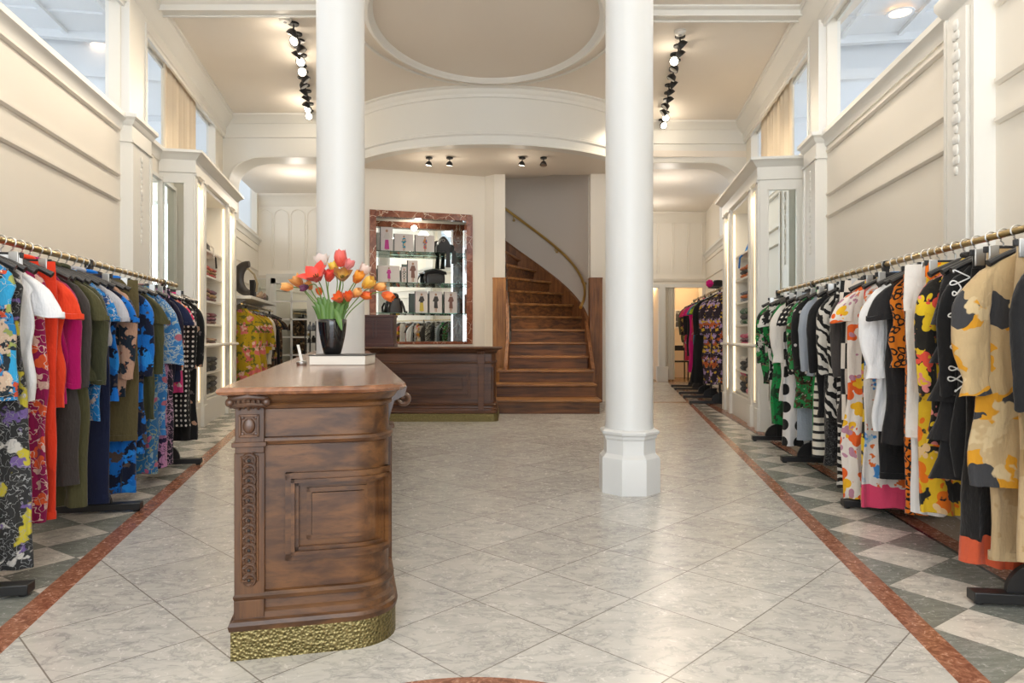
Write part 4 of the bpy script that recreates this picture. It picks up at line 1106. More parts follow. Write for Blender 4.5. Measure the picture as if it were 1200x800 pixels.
# ---- hangers
def make_hanger(kind):
    t = thing('clothes_hanger', 'x', 'hanger')
    pts = [(0, 0, -.075), (0, 0, -.035)]+[(.024*math.cos(R(a)), 0, .0+.024*math.sin(R(a))) for a in range(-70, 215, 15)]
    MB().tube([(0, 0, -.085), (.0, 0, -.04), (.012, 0, -.028)]+pts[2:], .0036, 6).build('hook', M['steel'], t)
    if kind == 'clip':
        MB().box(-.185, .185, -.007, .007, -.105, -.078).build('bar', M['blackp'], t, bevel=.003)
        for x in (-.15, .15):
            mb = MB(); mb.box(x-.02, x+.02, -.014, .014, -.15, -.075); mb.build('clip', M['steel'], t, bevel=.003)
    else:
        mb = MB()
        for s in (-1, 1):
            mb.tube([(0, 0, -.078), (s*.08, 0, -.095), (s*.17, .01, -.135), (s*.215, .015, -.16)], [.014, .014, .013, .016], 8)
        mb.build('shoulders', M['blackp'], t)
    return t
hproto = {'clip': make_hanger('clip'), 'coat': make_hanger('coat')}
used = set()
def put_hanger(kind, loc, rz, where, glab=''):
    p = hproto[kind]
    if kind in used: p = copy_tree(p)
    used.add(kind); p.location = loc; p.rotation_euler = (0, 0, rz)
    p['label'] = ' '.join((('clip' if kind == 'clip' else 'black')+' hanger carrying the '+glab).split()[:16]); p['category'] = 'hanger'; p['group'] = 'hangers on the '+where

# ---- garments, built around (0,0,0) = the point on the rail; +x points to the aisle
from mathutils import noise as mn
def ring(w, t, z, fold=0, k=5, ph=0, n=56, cx=0, cy=0, zz=0):
    out = []
    for i in range(n):
        a = 2*math.pi*i/n
        x = w*math.copysign(abs(math.cos(a))**.8, math.cos(a)); y = t*math.copysign(abs(math.sin(a))**.8, math.sin(a))
        if fold:
            f = mn.noise(Vector((x*16+ph*3, ph, z*1.6)))+.5*mn.noise(Vector((x*38+ph*5, ph+4, z*2.5)))
            y += fold*1.9*f
            x += fold*.55*mn.noise(Vector((ph*2, z*5, math.copysign(3, x))))*(abs(x)/max(w, .01))
        out.append((cx+x, cy+y, z+zz*mn.noise(Vector((x*9+ph, 7, ph)))))
    return out
def catm(P, W, T, sub=3):
    out = []
    n = len(P)
    for k in range(n-1):
        for j in range(sub):
            u = j/sub
            def cr(A):
                p0, p1, p2, p3 = A[max(k-1, 0)], A[k], A[k+1], A[min(k+2, n-1)]
                return .5*((2*p1)+(-p0+p2)*u+(2*p0-5*p1+4*p2-p3)*u*u+(-p0+3*p1-3*p2+p3)*u**3)
            out.append((cr([p[0] for p in P]), cr([p[1] for p in P]), cr(W), cr(T)))
    out.append((P[-1][0], P[-1][1], W[-1], T[-1]))
    return out
def garment(kind, X, Y, rz, zr, zb, mat, label, hw=.22, name=None, cat=None, hang=None, where='', mat2=None, seed=0, group=None, sleeve=None, flare=1.0, thick=.030):
    rn = random.Random(seed*7+3)
    nm = {'shirt': 'shirt', 'jacket': 'jacket', 'dress': 'dress', 'coat': 'coat', 'robe': 'robe', 'trousers': 'trousers', 'skirt': 'skirt', 'tiered': 'tiered_top', 'blouse': 'blouse'}
    t = thing(name or nm[kind], label, cat or (name or nm[kind]).replace('_', ' '), (0, 0, 0), group)
    L = zr-zb; ph = rn.uniform(0, 6)
    m2 = mat2 or mat
    if kind in ('trousers', 'skirt'):
        top = .11
        w0 = hw*.86
        MB().loft([ring(w0, .016, -top+.02), ring(w0+.002, .018, -top-.02), ring(w0+.003, .018, -top-.05)]).build('waistband', m2, t, ang=60)
        if kind == 'skirt':
            N = 18; rr = [ring(w0+(hw*flare-w0)*(k/N)**.8, .016+(thick+.006)*k/N, -top-.045-(L-top-.045)*k/N, .022*min(1, k/4), 6, ph, cy=.01*math.sin(k*.35+ph), zz=.02*k/N) for k in range(N+1)]
            MB().loft(rr).build('skirt_panel', mat, t, ang=70)
        else:
            N = 14
            zc = -top-.045-.16
            MB().loft([ring(w0+.003, .017, -top-.045), ring(w0+.01, .024, zc+.04, .004, 3, ph), ring(w0+.008, .022, zc-.01, .004, 3, ph)]).build('hips', mat, t, ang=60)
            for s in (-1, 1):
                rr = [ring(w0*.50*(1-.1*k/N)*flare, .020+.003*math.sin(k), zc-(L+zc)*k/N, .009, 2, ph+s, n=36, cx=s*(w0*.50+.008*k/N), cy=.012*s+.01*math.sin(k*.6+ph)) for k in range(N+1)]
                MB().loft(rr).build('leg', mat, t, ang=70)
                MB().loft([ring(w0*.50*.9*flare+.003, .024, -L+.035, 0, 2, ph, n=36, cx=s*(w0*.5+.008), cy=.012*s+.01*math.sin(N*.6+ph)), ring(w0*.50*.9*flare+.003, .024, -L-.002, 0, 2, ph, n=36, cx=s*(w0*.5+.008), cy=.012*s+.01*math.sin(N*.6+ph))]).build('hem', m2, t, ang=70)
        hang = hang or 'clip'
    elif kind == 'tiered':
        rr = [ring(.05, .02, -.075), ring(.12, .03, -.10), ring(hw*.8, .035, -.15), ring(hw*.9, .035, -.24)]
        MB().loft(rr).build('yoke', mat, t, ang=60)
        n = 5; h = (L-.22)/n
        for q in range(n):
            z0 = -.22-h*q
            MB().loft([ring(hw*.85, .03, z0+.02), ring(hw*.92, .040, z0-h*.5, .014, 6, ph+q), ring(hw*1.10, .052, z0-h*1.02, .022, 7, ph+q), ring(hw*1.06, .045, z0-h*1.02+.005, .022, 7, ph+q)]).build('ruffle_tier', mat, t, ang=70)
        hang = hang or 'coat'
    else:
        sl = {'shirt': 'short', 'jacket': 'long', 'dress': 'short', 'coat': 'long', 'robe': 'wide', 'blouse': 'puff'}[kind] if sleeve is None else sleeve
        rr = [ring(.045, .022, -.068), ring(.065, .028, -.080), ring(.11, .029, -.108), ring(hw*.72, .029, -.150), ring(hw*.88, .029, -.185), ring(hw*.95, .030, -.24)]
        N = 18
        for k in range(1, N+1):
            u = k/N; w = hw*(.97+(flare-1)*u-.05*math.sin(math.pi*min(1, u*1.6)))
            rr.append(ring(w, thick*.8+.010*u, -.24-(L-.24)*u, .005+.013*u*(1.5 if kind in ('dress', 'robe') else .9), 5, ph, zz=.02*u, cx=.008*math.sin(k*.7+ph), cy=.012*math.sin(k*.5+ph)))
        body = MB().loft(rr).build('body', mat, t, ang=70)
        # collar and front opening
        if kind in ('shirt', 'jacket', 'coat', 'blouse'):
            MB().tube([(.062*math.cos(a), .034*math.sin(a)-.002, -.068-.012*math.sin(a)) for a in [2*math.pi*i/16 for i in range(17)]], .011, 8).build('collar', m2, t, ang=60)
            MB().box(-.012, .012, -thick-.016, -thick-.002, -L+.06, -.16).build('placket', m2, t, bevel=.002)
        else:
            MB().tube([(.056*math.cos(a), .030*math.sin(a), -.072) for a in [2*math.pi*i/16 for i in range(17)]], .006, 6).build('neckband', m2, t, ang=60)
        for s in (1, -1):
            if sl == 'none': continue
            if sl == 'short': P = [(hw*.74, -.165), (hw*.95, -.225), (hw*1.06, -.29), (hw*1.13, -.36)]; W = [.045, .058, .064, .070]; T = [.022, .026, .024, .024]
            elif sl == 'wide': P = [(hw*.74, -.165), (hw*.96, -.25), (hw*1.03, -.34), (hw*1.06, -.50), (hw*1.08, -.66)]; W = [.045, .06, .075, .095, .105]; T = [.022, .026, .026, .026, .026]
            elif sl == 'puff': P = [(hw*.74, -.165), (hw*.96, -.25), (hw*1.05, -.34), (hw*1.06, -.48), (hw*1.02, -.60), (hw*1.02, -.63), (hw*1.03, -.69)]; W = [.045, .062, .070, .068, .054, .048, .058]; T = [.022, .032, .036, .036, .028, .025, .032]
            else: P = [(hw*.74, -.165), (hw*.94, -.245), (hw*1.02, -.36), (hw*1.03, -.47), (hw*1.02, -.60), (hw*1.00, -.72)]; W = [.045, .054, .052, .048, .044, .038]; T = [.022, .030, .030, .028, .026, .024]
            bend = rn.uniform(-.015, .03)
            rings = []
            pts_ = catm(P, W, T)
            for q, (px2, pz2, w2, t2) in enumerate(pts_):
                u = q/(len(pts_)-1)
                tilt = .40*(1-u)**2+.10
                rg = []
                for b in [2*math.pi*i/28 for i in range(28)]:
                    x = w2*math.cos(b); y = t2*math.sin(b)
                    f = mn.noise(Vector((x*26+ph, s*3.1, pz2*4)))+.6*mn.noise(Vector((x*10, s+ph, pz2*17)))
                    y += .012*f*min(1, q*.4)
                    x *= 1+.10*mn.noise(Vector((ph+s, pz2*14, math.copysign(2, x))))
                    rg.append((s*(px2+x), bend*u*2-.006+y, pz2-tilt*x+.004*math.sin(3*b+q)*(u > .9)))
                rings.append(rg)
            o = MB().loft(rings).build('sleeve', mat, t, ang=70)
            if sl in ('long', 'short'):
                c = rings[-1]; cx = sum(p[0] for p in c)/28; cy = sum(p[1] for p in c)/28
                r2 = [[(cx+(p[0]-cx)*g, cy+(p[1]-cy)*g, p[2]+dz) for p in c] for g, dz in ((1.015, .022), (1.03, 0), (1.0, -.004))]
                MB().loft(r2).build('cuff', m2, o, ang=60)
        hang = hang or 'coat'
    t.location = (X, Y, zr); t.rotation_euler = (0, 0, rz)
    put_hanger(hang, (X, Y, zr), rz, where, label)
    return t
# ================================================================== CLOTH PRINTS
C = {}
def pm(k, *a, **kw): C[k] = print_mat('cloth '+k, *a, **kw)
pm('multi', (.02, .20, .45), [('noise', (.60, .44, .32), 9, .48), ('flower', (.50, .07, .03), 11, .40, .1), ('noise', (.02, .03, .04), 14, .54, 0, 5), ('cell', (.03, .30, .55), 12, .84, .1, 9), ('edge', (.70, .60, .46), 13, .012, .2), ('noise', (.30, .34, .10), 12, .62, 0, 12)])
pm('yelblack', (.03, .03, .03), [('noise', (.50, .42, .04), 6, .56), ('noise', (.55, .52, .48), 9, .60, 0, 4), ('noise', (.16, .10, .28), 8, .60, 0, 8), ('edge', (.3, .3, .3), 14, .03, .3)])
pm('white', (.80, .80, .81)); pm('offwhite', (.76, .73, .68)); pm('cream', (.70, .66, .58))
pm('magenta', (.28, .01, .08), [('flower', (.72, .10, .03), 7, .42), ('flower', (.62, .40, .34), 9, .36, .1, 4), ('ring', (.70, .48, .42), 11, (.26, .31), .2, 7)])
pm('red', (.72, .045, .015)); pm('redcap', (.78, .06, .02)); pm('fuchsia', (.42, .005, .12)); pm('charcoal', (.055, .048, .045)); pm('olive', (.085, .080, .035)); pm('oliveg', (.065, .068, .035)); pm('khaki', (.11, .088, .038))
pm('bluefl', (.01, .19, .52), [('noise', (.55, .42, .34), 16, .60, 0, 3), ('noise', (.02, .05, .16), 11, .56), ('edge', (.45, .50, .55), 13, .03, .25)])
pm('grey', (.46, .46, .50)); pm('bluegrey', (.33, .37, .43))
pm('bluesq', (.01, .015, .04), [('noise', (.01, .17, .62), 9, .50), ('noise', (.10, .07, .06), 8, .58, 0, 6), ('cell', (.02, .26, .75), 15, .85, .2)])
pm('peach', (.50, .30, .21), [('noise', (.015, .025, .04), 9, .52), ('noise', (.30, .10, .05), 13, .62, 0, 4)])
pm('bomber', (.075, .078, .032), rough=.45)
pm('paisley', (.04, .19, .46), [('ring', (.38, .46, .50), 8, (.16, .26), .35), ('ring', (.40, .48, .50), 8, (.34, .40), .35), ('edge', (.34, .42, .46), 6, .035, .4, 5), ('blob', (.42, .12, .16), 5, .13, .1, 2)])
pm('paisley2', (.03, .16, .38), [('edge', (.30, .36, .22), 8, .05, .4), ('flower', (.50, .12, .22), 6, .36, .1, 3), ('noise', (.28, .40, .46), 12, .60, 0, 5)])
pm('pinkblack', (.52, .24, .42), [('noise', (.03, .02, .06), 14, .56), ('edge', (.03, .02, .05), 9, .03, .3)])
pm('blackpink', (.02, .015, .03), [('edge', (.50, .30, .42), 10, .045, .35), ('ring', (.5, .3, .4), 12, (.18, .25), .3, 4)])
pm('navy', (.012, .018, .055)); pm('navyd', (.015, .013, .035))
pm('redpink', (.72, .58, .52), [('flower', (.70, .03, .12), 8, .50), ('flower', (.75, .18, .03), 9, .40, .1, 4)])
pm('pinkfl', (.66, .05, .22), [('flower', (.78, .62, .60), 10, .40), ('noise', (.70, .25, .05), 12, .6)])
pm('dots', (.012, .012, .013), [('dots', (.72, .68, .62), 24, .24)])
pm('dotsbig', (.72, .70, .68), [('dots', (.012, .012, .012), 6.5, .32)])
pm('black', (.013, .013, .014)); pm('black2', (.020, .019, .020)); pm('blackshine', (.012, .012, .012), rough=.4)
pm('blackemb', (.013, .013, .014), [('flower', (.14, .12, .12), 9, .30), ('cell', (.5, .3, .2), 30, .97)])
pm('greenfl', (.02, .24, .06), [('noise', (.02, .025, .02), 10, .50), ('noise', (.22, .15, .10), 13, .60, 0, 4), ('cell', (.55, .52, .48), 20, .93, .2)])
pm('green', (.012, .25, .06), [('noise', (.02, .07, .03), 9, .52), ('noise', (.05, .03, .02), 11, .60, 0, 4)])
pm('greenpl', (.01, .32, .07))
pm('greenbr', (.03, .25, .07), [('noise', (.09, .045, .025), 22, .51), ('noise', (.62, .58, .50), 26, .63, 0, 4), ('noise', (.01, .02, .01), 18, .60, 0, 9)])
pm('bwabs', (.015, .015, .015), [('noise', (.70, .68, .64), 7, .52)])
pm('bwdot', (.72, .7, .66), [('ring', (.02, .02, .02), 16, (.20, .32)), ('blob', (.02, .02, .02), 16, .10)])
pm('bigdotjkt', (.012, .012, .012), [('blob', (.55, .52, .5), 9, .11)])
pm('stripe', (.70, .66, .56), [('stripe', (.02, .02, .02), 5.2, .72)])
pm('zebra', (.62, .59, .53), [('stripe', (.012, .012, .012), 7, .50, 0, 0, 7, 'DIAGONAL')])
pm('zebra2', (.64, .62, .58), [('stripe', (.012, .012, .012), 6, .42, 0, 0, 4, 'Y')])
pm('lace', (.016, .016, .016), [('edge', (.10, .10, .10), 26, .06, .2)])
pm('bwcheck', (.70, .64, .56), [('check', (.015, .015, .015), 6, 0)])
pm('wfloral', (.72, .67, .61), [('flower', (.74, .12, .02), 5, .46), ('flower', (.78, .44, .02), 5.5, .42, 0, 4), ('flower', (.45, .22, .30), 6, .33, 0, 9)])
pm('wfloral2', (.66, .62, .58), [('noise', (.05, .22, .52), 7, .60), ('noise', (.62, .13, .02), 9, .60, 0, 4), ('noise', (.36, .48, .56), 9, .60, 0, 8), ('below', (.66, .06, .14), .5, -1.30), ])
pm('leopard', (.62, .15, .01), [('edge', (.012, .010, .010), 20, .09, .05), ('blob', (.03, .015, .01), 20, .16, .03)])
pm('leopard2', (.60, .17, .01), [('ring', (.012, .010, .010), 22, (.22, .42), .02)])
pm('yrfloral', (.02, .018, .015), [('flower', (.74, .50, .02), 6, .50), ('flower', (.72, .08, .05), 6.5, .44, 0, 4), ('flower', (.72, .24, .22), 8, .36, 0, 9), ('noise', (.70, .45, .02), 15, .62, 0, 3)])
pm('oyfloral', (.66, .42, .02), [('flower', (.72, .16, .01), 6, .52), ('noise', (.02, .02, .02), 8, .56, 0, 4), ('flower', (.70, .48, .25), 7, .36, 0, 8)])
pm('blackhem', (.013, .012, .012), [('below', (.60, .10, .04), .5, -1.27), ])
pm('camo', (.50, .36, .19), [('cell', (.60, .28, .02), 9, .66, .12), ('cell', (.045, .045, .048), 8, .74, .12, 5), ('noise', (.60, .46, .26), 6, .58, 0, 3)])
pm('tan', (.47, .34, .19), [('noise', (.40, .27, .13), 8, .55), ('cell', (.58, .28, .03), 6, .90, .2)])
pm('yellowfl', (.42, .29, .012), [('flower', (.60, .14, .13), 5.5, .50), ('flower', (.68, .42, .34), 6, .36, 0, .01), ('noise', (.12, .13, .02), 11, .57, 0, 4)])
pm('yellow', (.62, .42, .01)); pm('brownfl', (.10, .055, .03), [('noise', (.40, .26, .14), 13, .58), ('noise', (.02, .02, .02), 12, .55, 0, 4)])
pm('purplefl', (.03, .02, .03), [('flower', (.40, .28, .50), 9, .46), ('flower', (.60, .38, .04), 9, .38, 0, 5), ('noise', (.65, .55, .50), 18, .64), ('cell', (.45, .10, .03), 14, .88, .2, 3)])
pm('goldblk', (.03, .02, .015), [('noise', (.42, .28, .06), 9, .54), ('noise', (.50, .12, .18), 12, .62, 0, 5)])
pm('teal', (.01, .20, .34)); pm('pink', (.62, .01, .20)); pm('redpk', (.62, .04, .10), [('noise', (.4, .3, .3), 12, .62)]); pm('lime', (.32, .42, .02), [('noise', (.1, .12, .02), 10, .55)])

RZL = math.atan2(-.209*-1, 1)*1.0      # aisle direction from the left rail
RZL = math.atan2(.209, 1); RZR = math.atan2(.1436, -1)
# ---- left rail: (Y, kind, half width, bottom px row, cloth, label, options)
L_ = [
 (2.62, 'trousers', .20, 800, 'yelblack', 'black yellow and grey patterned wide trousers at the near end of the left rail', {}),
 (2.97, 'dress', .225, 668, 'yelblack', 'long black, yellow and grey printed dress nearest on the left rail', dict(sleeve='none', flare=1.15)),
 (2.87, 'shirt', .235, 470, 'multi', 'blue cream and red patterned top at the near end of the left rail', dict(sleeve='none')),
 (3.07, 'shirt', .225, 470, 'white', 'white short sleeved top near the front of the left rail', {}),
 (3.02, 'skirt', .21, 600, 'white', 'narrow white tie skirt hanging below the white top', dict(flare=.6)),
 (3.22, 'robe', .21, 612, 'magenta', 'magenta robe with red and pink flowers next to the white top', dict(sleeve='none')),
 (3.31, 'trousers', .235, 609, 'red', 'bright orange red wide trousers clipped beside the magenta robe', {}),
 (3.40, 'shirt', .20, 480, 'redcap', 'orange red cap sleeved top behind the red trousers', dict(flare=1.05)),
 (3.48, 'jacket', .19, 472, 'fuchsia', 'plain fuchsia blouse between red top and charcoal jacket', {}),
 (3.58, 'coat', .20, 568, 'charcoal', 'dark charcoal long jacket beside the fuchsia blouse', {}),
 (3.68, 'coat', .215, 592, 'olive', 'long dark olive coat with short cuffed sleeves', dict(sleeve='short')),
 (3.80, 'jacket', .21, 445, 'oliveg', 'dark olive green sweatshirt with gathered cuffs', {}),
 (3.90, 'dress', .20, 493, 'bluefl', 'bright blue dress scattered with pale flowers, beside the olive coat', {}),
 (4.00, 'shirt', .215, 405, 'grey', 'pale grey short sleeved sweater on the left rail', {}),
 (4.10, 'trousers', .19, 590, 'navy', 'navy trousers behind the grey sweater', {}),
 (4.18, 'shirt', .20, 470, 'bluesq', 'blue and black printed blouse beside the grey sweater', {}),
 (4.27, 'jacket', .205, 466, 'peach', 'peach jacket with dark leaf print', {}),
 (4.38, 'trousers', .265, 517, 'khaki', 'khaki olive cropped trousers clipped on a bar hanger', {}),
 (4.50, 'dress', .19, 610, 'bluesq', 'long blue and black printed dress behind the khaki trousers', dict(sleeve='none')),
 (4.60, 'jacket', .215, 532, 'bluesq', 'vivid blue and black printed jacket left of the olive top', {}),
 (4.74, 'shirt', .215, 440, 'olive', 'olive short sleeved top between blue jackets', {}),
 (4.84, 'jacket', .205, 492, 'bomber', 'satin olive bomber jacket with gathered hem', dict(flare=1.05)),
 (4.95, 'skirt', .19, 555, 'paisley2', 'blue and green leaf print long skirt near the bomber jacket', {}),
 (5.07, 'robe', .225, 510, 'paisley', 'light blue paisley kimono with wide sleeves', dict(flare=1.0)),
 (5.17, 'skirt', .20, 548, 'pinkblack', 'lilac pink skirt with black flecks below the kimono', {}),
 (5.27, 'skirt', .22, 545, 'blackpink', 'black skirt with pink scroll print', {}),
 (5.36, 'jacket', .20, 460, 'navyd', 'dark navy jacket after the paisley kimono', {}),
 (5.46, 'shirt', .215, 448, 'navy', 'navy blue short sleeved top beside the pink floral one', {}),
 (5.56, 'shirt', .215, 434, 'redpink', 'white top with red and orange flowers', {}),
 (5.65, 'skirt', .19, 460, 'pinkfl', 'pink skirt with pale flowers', {}),
 (5.75, 'dress', .215, 500, 'dots', 'long black dress with small white dots', dict(sleeve='long')),
 (5.87, 'dress', .19, 515, 'black', 'plain long black dress beside the dotted one', dict(sleeve='none')),
 (5.99, 'coat', .215, 516, 'blackemb', 'long black coat with embroidered cuffs at the far end of the left rail', {}),
]
for i, (Y, kind, hw, yb, mt, lab, kw) in enumerate(L_):
    zb = max(.06, PZ(min(yb, 700), Y)) if yb < 800 else .1
    garment(kind, RLx(Y), Y, RZL+random.uniform(-.10, .10), 1.55, zb, C[mt], lab, hw=hw, where='left brass rail', seed=i, **kw)
R_ = [
 (2.42, 'jacket', .225, 760, 'black', 'black long sleeved jacket at the near end of the right rail', dict(sleeve='long')),
 (2.60, 'trousers', .20, 660, 'tan', 'long tan and ochre trousers at the near end of the right rail', {}),
 (2.73, 'shirt', .26, 572, 'camo', 'tan shirt with black and orange patches and rolled sleeves', dict(sleeve='puff', flare=1.1)),
 (2.83, 'trousers', .20, 655, 'tan', 'second pair of tan trousers, behind the patched shirt', {}),
 (2.93, 'skirt', .20, 662, 'blackhem', 'black skirt with red floral band at the hem', dict(flare=1.1)),
 (3.03, 'jacket', .205, 560, 'black', 'black sweatshirt with white script embroidered on the sleeve', {}),
 (3.13, 'tiered', .245, 560, 'black2', 'black top falling in ruffled tiers', {}),
 (3.25, 'jacket', .22, 520, 'yrfloral', 'black blouse with red and yellow flowers', {}),
 (3.35, 'skirt', .21, 600, 'oyfloral', 'yellow and orange floral skirt behind the ruffled top', {}),
 (3.45, 'trousers', .285, 512, 'offwhite', 'off white wide trousers clipped on a bar hanger', {}),
 (3.54, 'skirt', .18, 600, 'white', 'long white slip skirt behind the off white trousers', {}),
 (3.62, 'trousers', .20, 602, 'leopard', 'orange leopard print trousers', {}),
 (3.70, 'shirt', .22, 430, 'leopard2', 'orange leopard top beside the black tee', dict(sleeve='none')),
 (3.78, 'shirt', .22, 520, 'black2', 'black short sleeved tee beside the leopard trousers', {}),
 (3.90, 'blouse', .235, 505, 'white', 'white blouse with full sleeves', {}),
 (4.00, 'trousers', .19, 560, 'black', 'black trousers hanging behind the white blouse', {}),
 (4.10, 'dress', .22, 600, 'wfloral2', 'pale dress with blue and rust flowers', dict(sleeve='none')),
 (4.20, 'skirt', .20, 604, 'yrfloral', 'dark floral skirt with red roses below the pale dress', {}),
 (4.32, 'dress', .235, 590, 'wfloral', 'long white dress with orange and yellow flowers', dict(flare=1.15)),
 (4.44, 'trousers', .27, 530, 'bwcheck', 'black and cream block check trousers', {}),
 (4.55, 'coat', .215, 495, 'charcoal', 'dark charcoal grey jacket beside the checks', {}),
 (4.66, 'trousers', .215, 575, 'zebra2', 'zebra striped long trousers', {}),
 (4.78, 'jacket', .225, 490, 'zebra', 'zebra print jacket with long sleeves', {}),
 (4.90, 'skirt', .20, 545, 'lace', 'black lace skirt beside the zebra prints', {}),
 (5.02, 'jacket', .225, 488, 'black', 'black jacket with long sleeves beside the zebra jacket', {}),
 (5.14, 'skirt', .21, 535, 'stripe', 'cream skirt with thin black stripes', {}),
 (5.26, 'jacket', .22, 440, 'bluegrey', 'grey blue shirt behind the black jacket', {}),
 (5.36, 'trousers', .18, 530, 'greenpl', 'plain bright green trousers', {}),
 (5.48, 'jacket', .225, 440, 'bigdotjkt', 'black jacket scattered with white spots', {}),
 (5.62, 'jacket', .225, 478, 'greenbr', 'green and brown printed shirt', {}),
 (5.74, 'trousers', .20, 515, 'bluegrey', 'grey pale blue trousers', {}),
 (5.86, 'shirt', .22, 440, 'dots', 'black blouse with small white dots on the right rail', {}),
 (5.98, 'skirt', .23, 522, 'dotsbig', 'white skirt with big black dots', {}),
 (6.12, 'blouse', .225, 470, 'offwhite', 'white shirt with ruffled cuffs near the far end of the right rail', {}),
 (6.28, 'jacket', .22, 455, 'green', 'green and black floral jacket', {}),
 (6.42, 'dress', .20, 497, 'green', 'long green and brown floral dress', dict(sleeve='none', flare=1.2)),
 (6.56, 'shirt', .22, 445, 'bwabs', 'black and white abstract print top', {}),
 (6.70, 'trousers', .20, 480, 'bwdot', 'white trousers with black ring print', {}),
 (6.85, 'jacket', .22, 450, 'greenfl', 'dark green and white floral jacket at the far end of the right rail', {}),
]
gar = {}
for i, (Y, kind, hw, yb, mt, lab, kw) in enumerate(R_):
    zb = max(.06, PZ(min(yb, 720), Y)) if yb < 760 else .62
    gar[lab] = garment(kind, RRx(Y), Y, RZR+random.uniform(-.10, .10), 1.55, zb, C[mt], lab, hw=hw, where='right brass rail', seed=40+i, **kw)
# white script embroidery running down the sleeve of the black sweatshirt
t = gar['black sweatshirt with white script embroidered on the sleeve']
mb = MB(); pts = []
import math as _m
for q in range(220):
    u = q/219; a_ = u*2*math.pi*11
    amp = .022+.016*math.sin(u*23)+.010*math.sin(u*41)
    pts.append((.198+.012*math.sin(u*9)+amp*math.cos(a_), .048+.006*math.sin(u*12), -.17-.52*u+.013*math.sin(a_)+.006*math.sin(2*a_)))
mb.tube(pts, .0032, 5)
rz_ = t.rotation_euler.z
o = mb.build('embroidered_script', plain('white embroidery', (.8, .8, .8), .7)); o.parent = t
off = o.location.copy(); o.location = off

# ---- rails further back
railBL = rail_thing([(-1.93-.209*10.35, 10.35), (-1.93-.209*13.6, 13.6)], 1.58, [.35, 2.9], 'black clothing rail under the shelf beyond the left cabinet', mat=M['brass'])
def BLx(Y): return -1.93-.209*Y
for i, (Y, kind, hw, zb, mt, lab, kw) in enumerate([
 (10.45, 'dress', .25, .25, 'yellowfl', 'yellow dress with red roses at the near end of the back left rail', dict(flare=1.2)),
 (10.85, 'dress', .27, .30, 'yellowfl', 'second yellow rose print dress, behind the black rail post', dict(flare=1.1)),
 (11.15, 'robe', .26, .35, 'yellowfl', 'yellow rose print robe third on the back left rail', {}),
 (11.5, 'jacket', .24, .8, 'yellow', 'plain yellow blouse on the back left rail', {}),
 (11.8, 'jacket', .24, .6, 'cream', 'cream blouse on the back left rail', {}),
 (12.1, 'dress', .24, .4, 'brownfl', 'brown and beige printed dress on the back left rail', {}),
 (12.5, 'dress', .24, .4, 'goldblk', 'black and gold printed dress on the back left rail', {}),
 (12.9, 'dress', .24, .4, 'black2', 'black dress on the back left rail', {}),
 (13.3, 'dress', .24, .4, 'brownfl', 'farthest brown printed dress on the back left rail', {})]):
    garment(kind, BLx(Y), Y, RZL+random.uniform(-.1, .1)-(.25 if i < 3 else 0), 1.58, zb, C[mt], lab, hw=hw, where='back left rail', seed=90+i, thick=.06, **kw)
def BRx(Y): return 1.66+.152*Y
railBR = rail_thing([(BRx(10.5), 10.5), (BRx(14.6), 14.6)], 1.84, [.4, 1.4, 2.2, 3.2, 4.0], 'clothing rail with black feet beyond the right cabinet', mat=M['brass'], xoff=(.35, .48))
for i, (Y, kind, hw, zb, mt, lab, kw) in enumerate([
 (10.55, 'dress', .20, .35, 'purplefl', 'purple floral dress against the right cabinet', dict(sleeve='long')),
 (10.8, 'dress', .26, .38, 'purplefl', 'black and lilac sequin floral dress at the near end of the back right rail', dict(sleeve='long')),
 (11.1, 'dress', .25, .32, 'purplefl', 'orange and purple floral dress on the back right rail', dict(sleeve='long')),
 (11.45, 'dress', .30, .30, 'black', 'black flared dress on the back right rail', dict(flare=1.35, sleeve='long')),
 (11.8, 'shirt', .28, 1.15, 'lime', 'lime green blouse on the back right rail', {}),
 (12.15, 'dress', .28, .75, 'teal', 'teal dress on the back right rail', {}),
 (12.5, 'shirt', .28, 1.0, 'redpk', 'red and grey print top on the back right rail', {}),
 (12.9, 'dress', .28, .40, 'pink', 'hot pink dress on the back right rail', {}),
 (13.3, 'coat', .28, .70, 'black2', 'black coat on the back right rail', {}),
 (13.7, 'dress', .28, .60, 'redpk', 'red printed dress on the back right rail', {}),
 (14.0, 'coat', .28, .85, 'goldblk', 'black and gold patterned coat on the back right rail', {}),
 (14.35, 'coat', .28, .95, 'olive', 'dark olive coat at the far end of the back right rail', {})]):
    garment(kind, BRx(Y), Y, RZR+random.uniform(-.1, .1), 1.84, zb, C[mt], lab, hw=hw, where='back right rail', seed=120+i, thick=.05, **kw)
# felt hat with a pink flower lying on the garments' rail
hx, hy = BRx(10.95)-.02, 10.95
t = thing('felt_hat', 'black hat with a hot pink flower on top of the back right rail', 'hat', (hx, hy, 1.86))
MB().lathe(hx, hy, [(.15, 1.862), (.16, 1.868), (.10, 1.88), (.085, 1.90), (.08, 1.96), (.06, 1.985), (.02, 1.99)], 24).build('crown_and_brim', C['black'], t, ang=60)
mb = MB(); 
for q in range(7): mb.sphere((hx-.15+.03*math.cos(q*.9), hy-.06+.01*q*.3, 1.93+.035*math.sin(q*.9)), .032, 8, 6)
mb.sphere((hx-.15, hy-.06, 1.93), .035, 8, 6); mb.build('flower', C['pink'], t, ang=60)

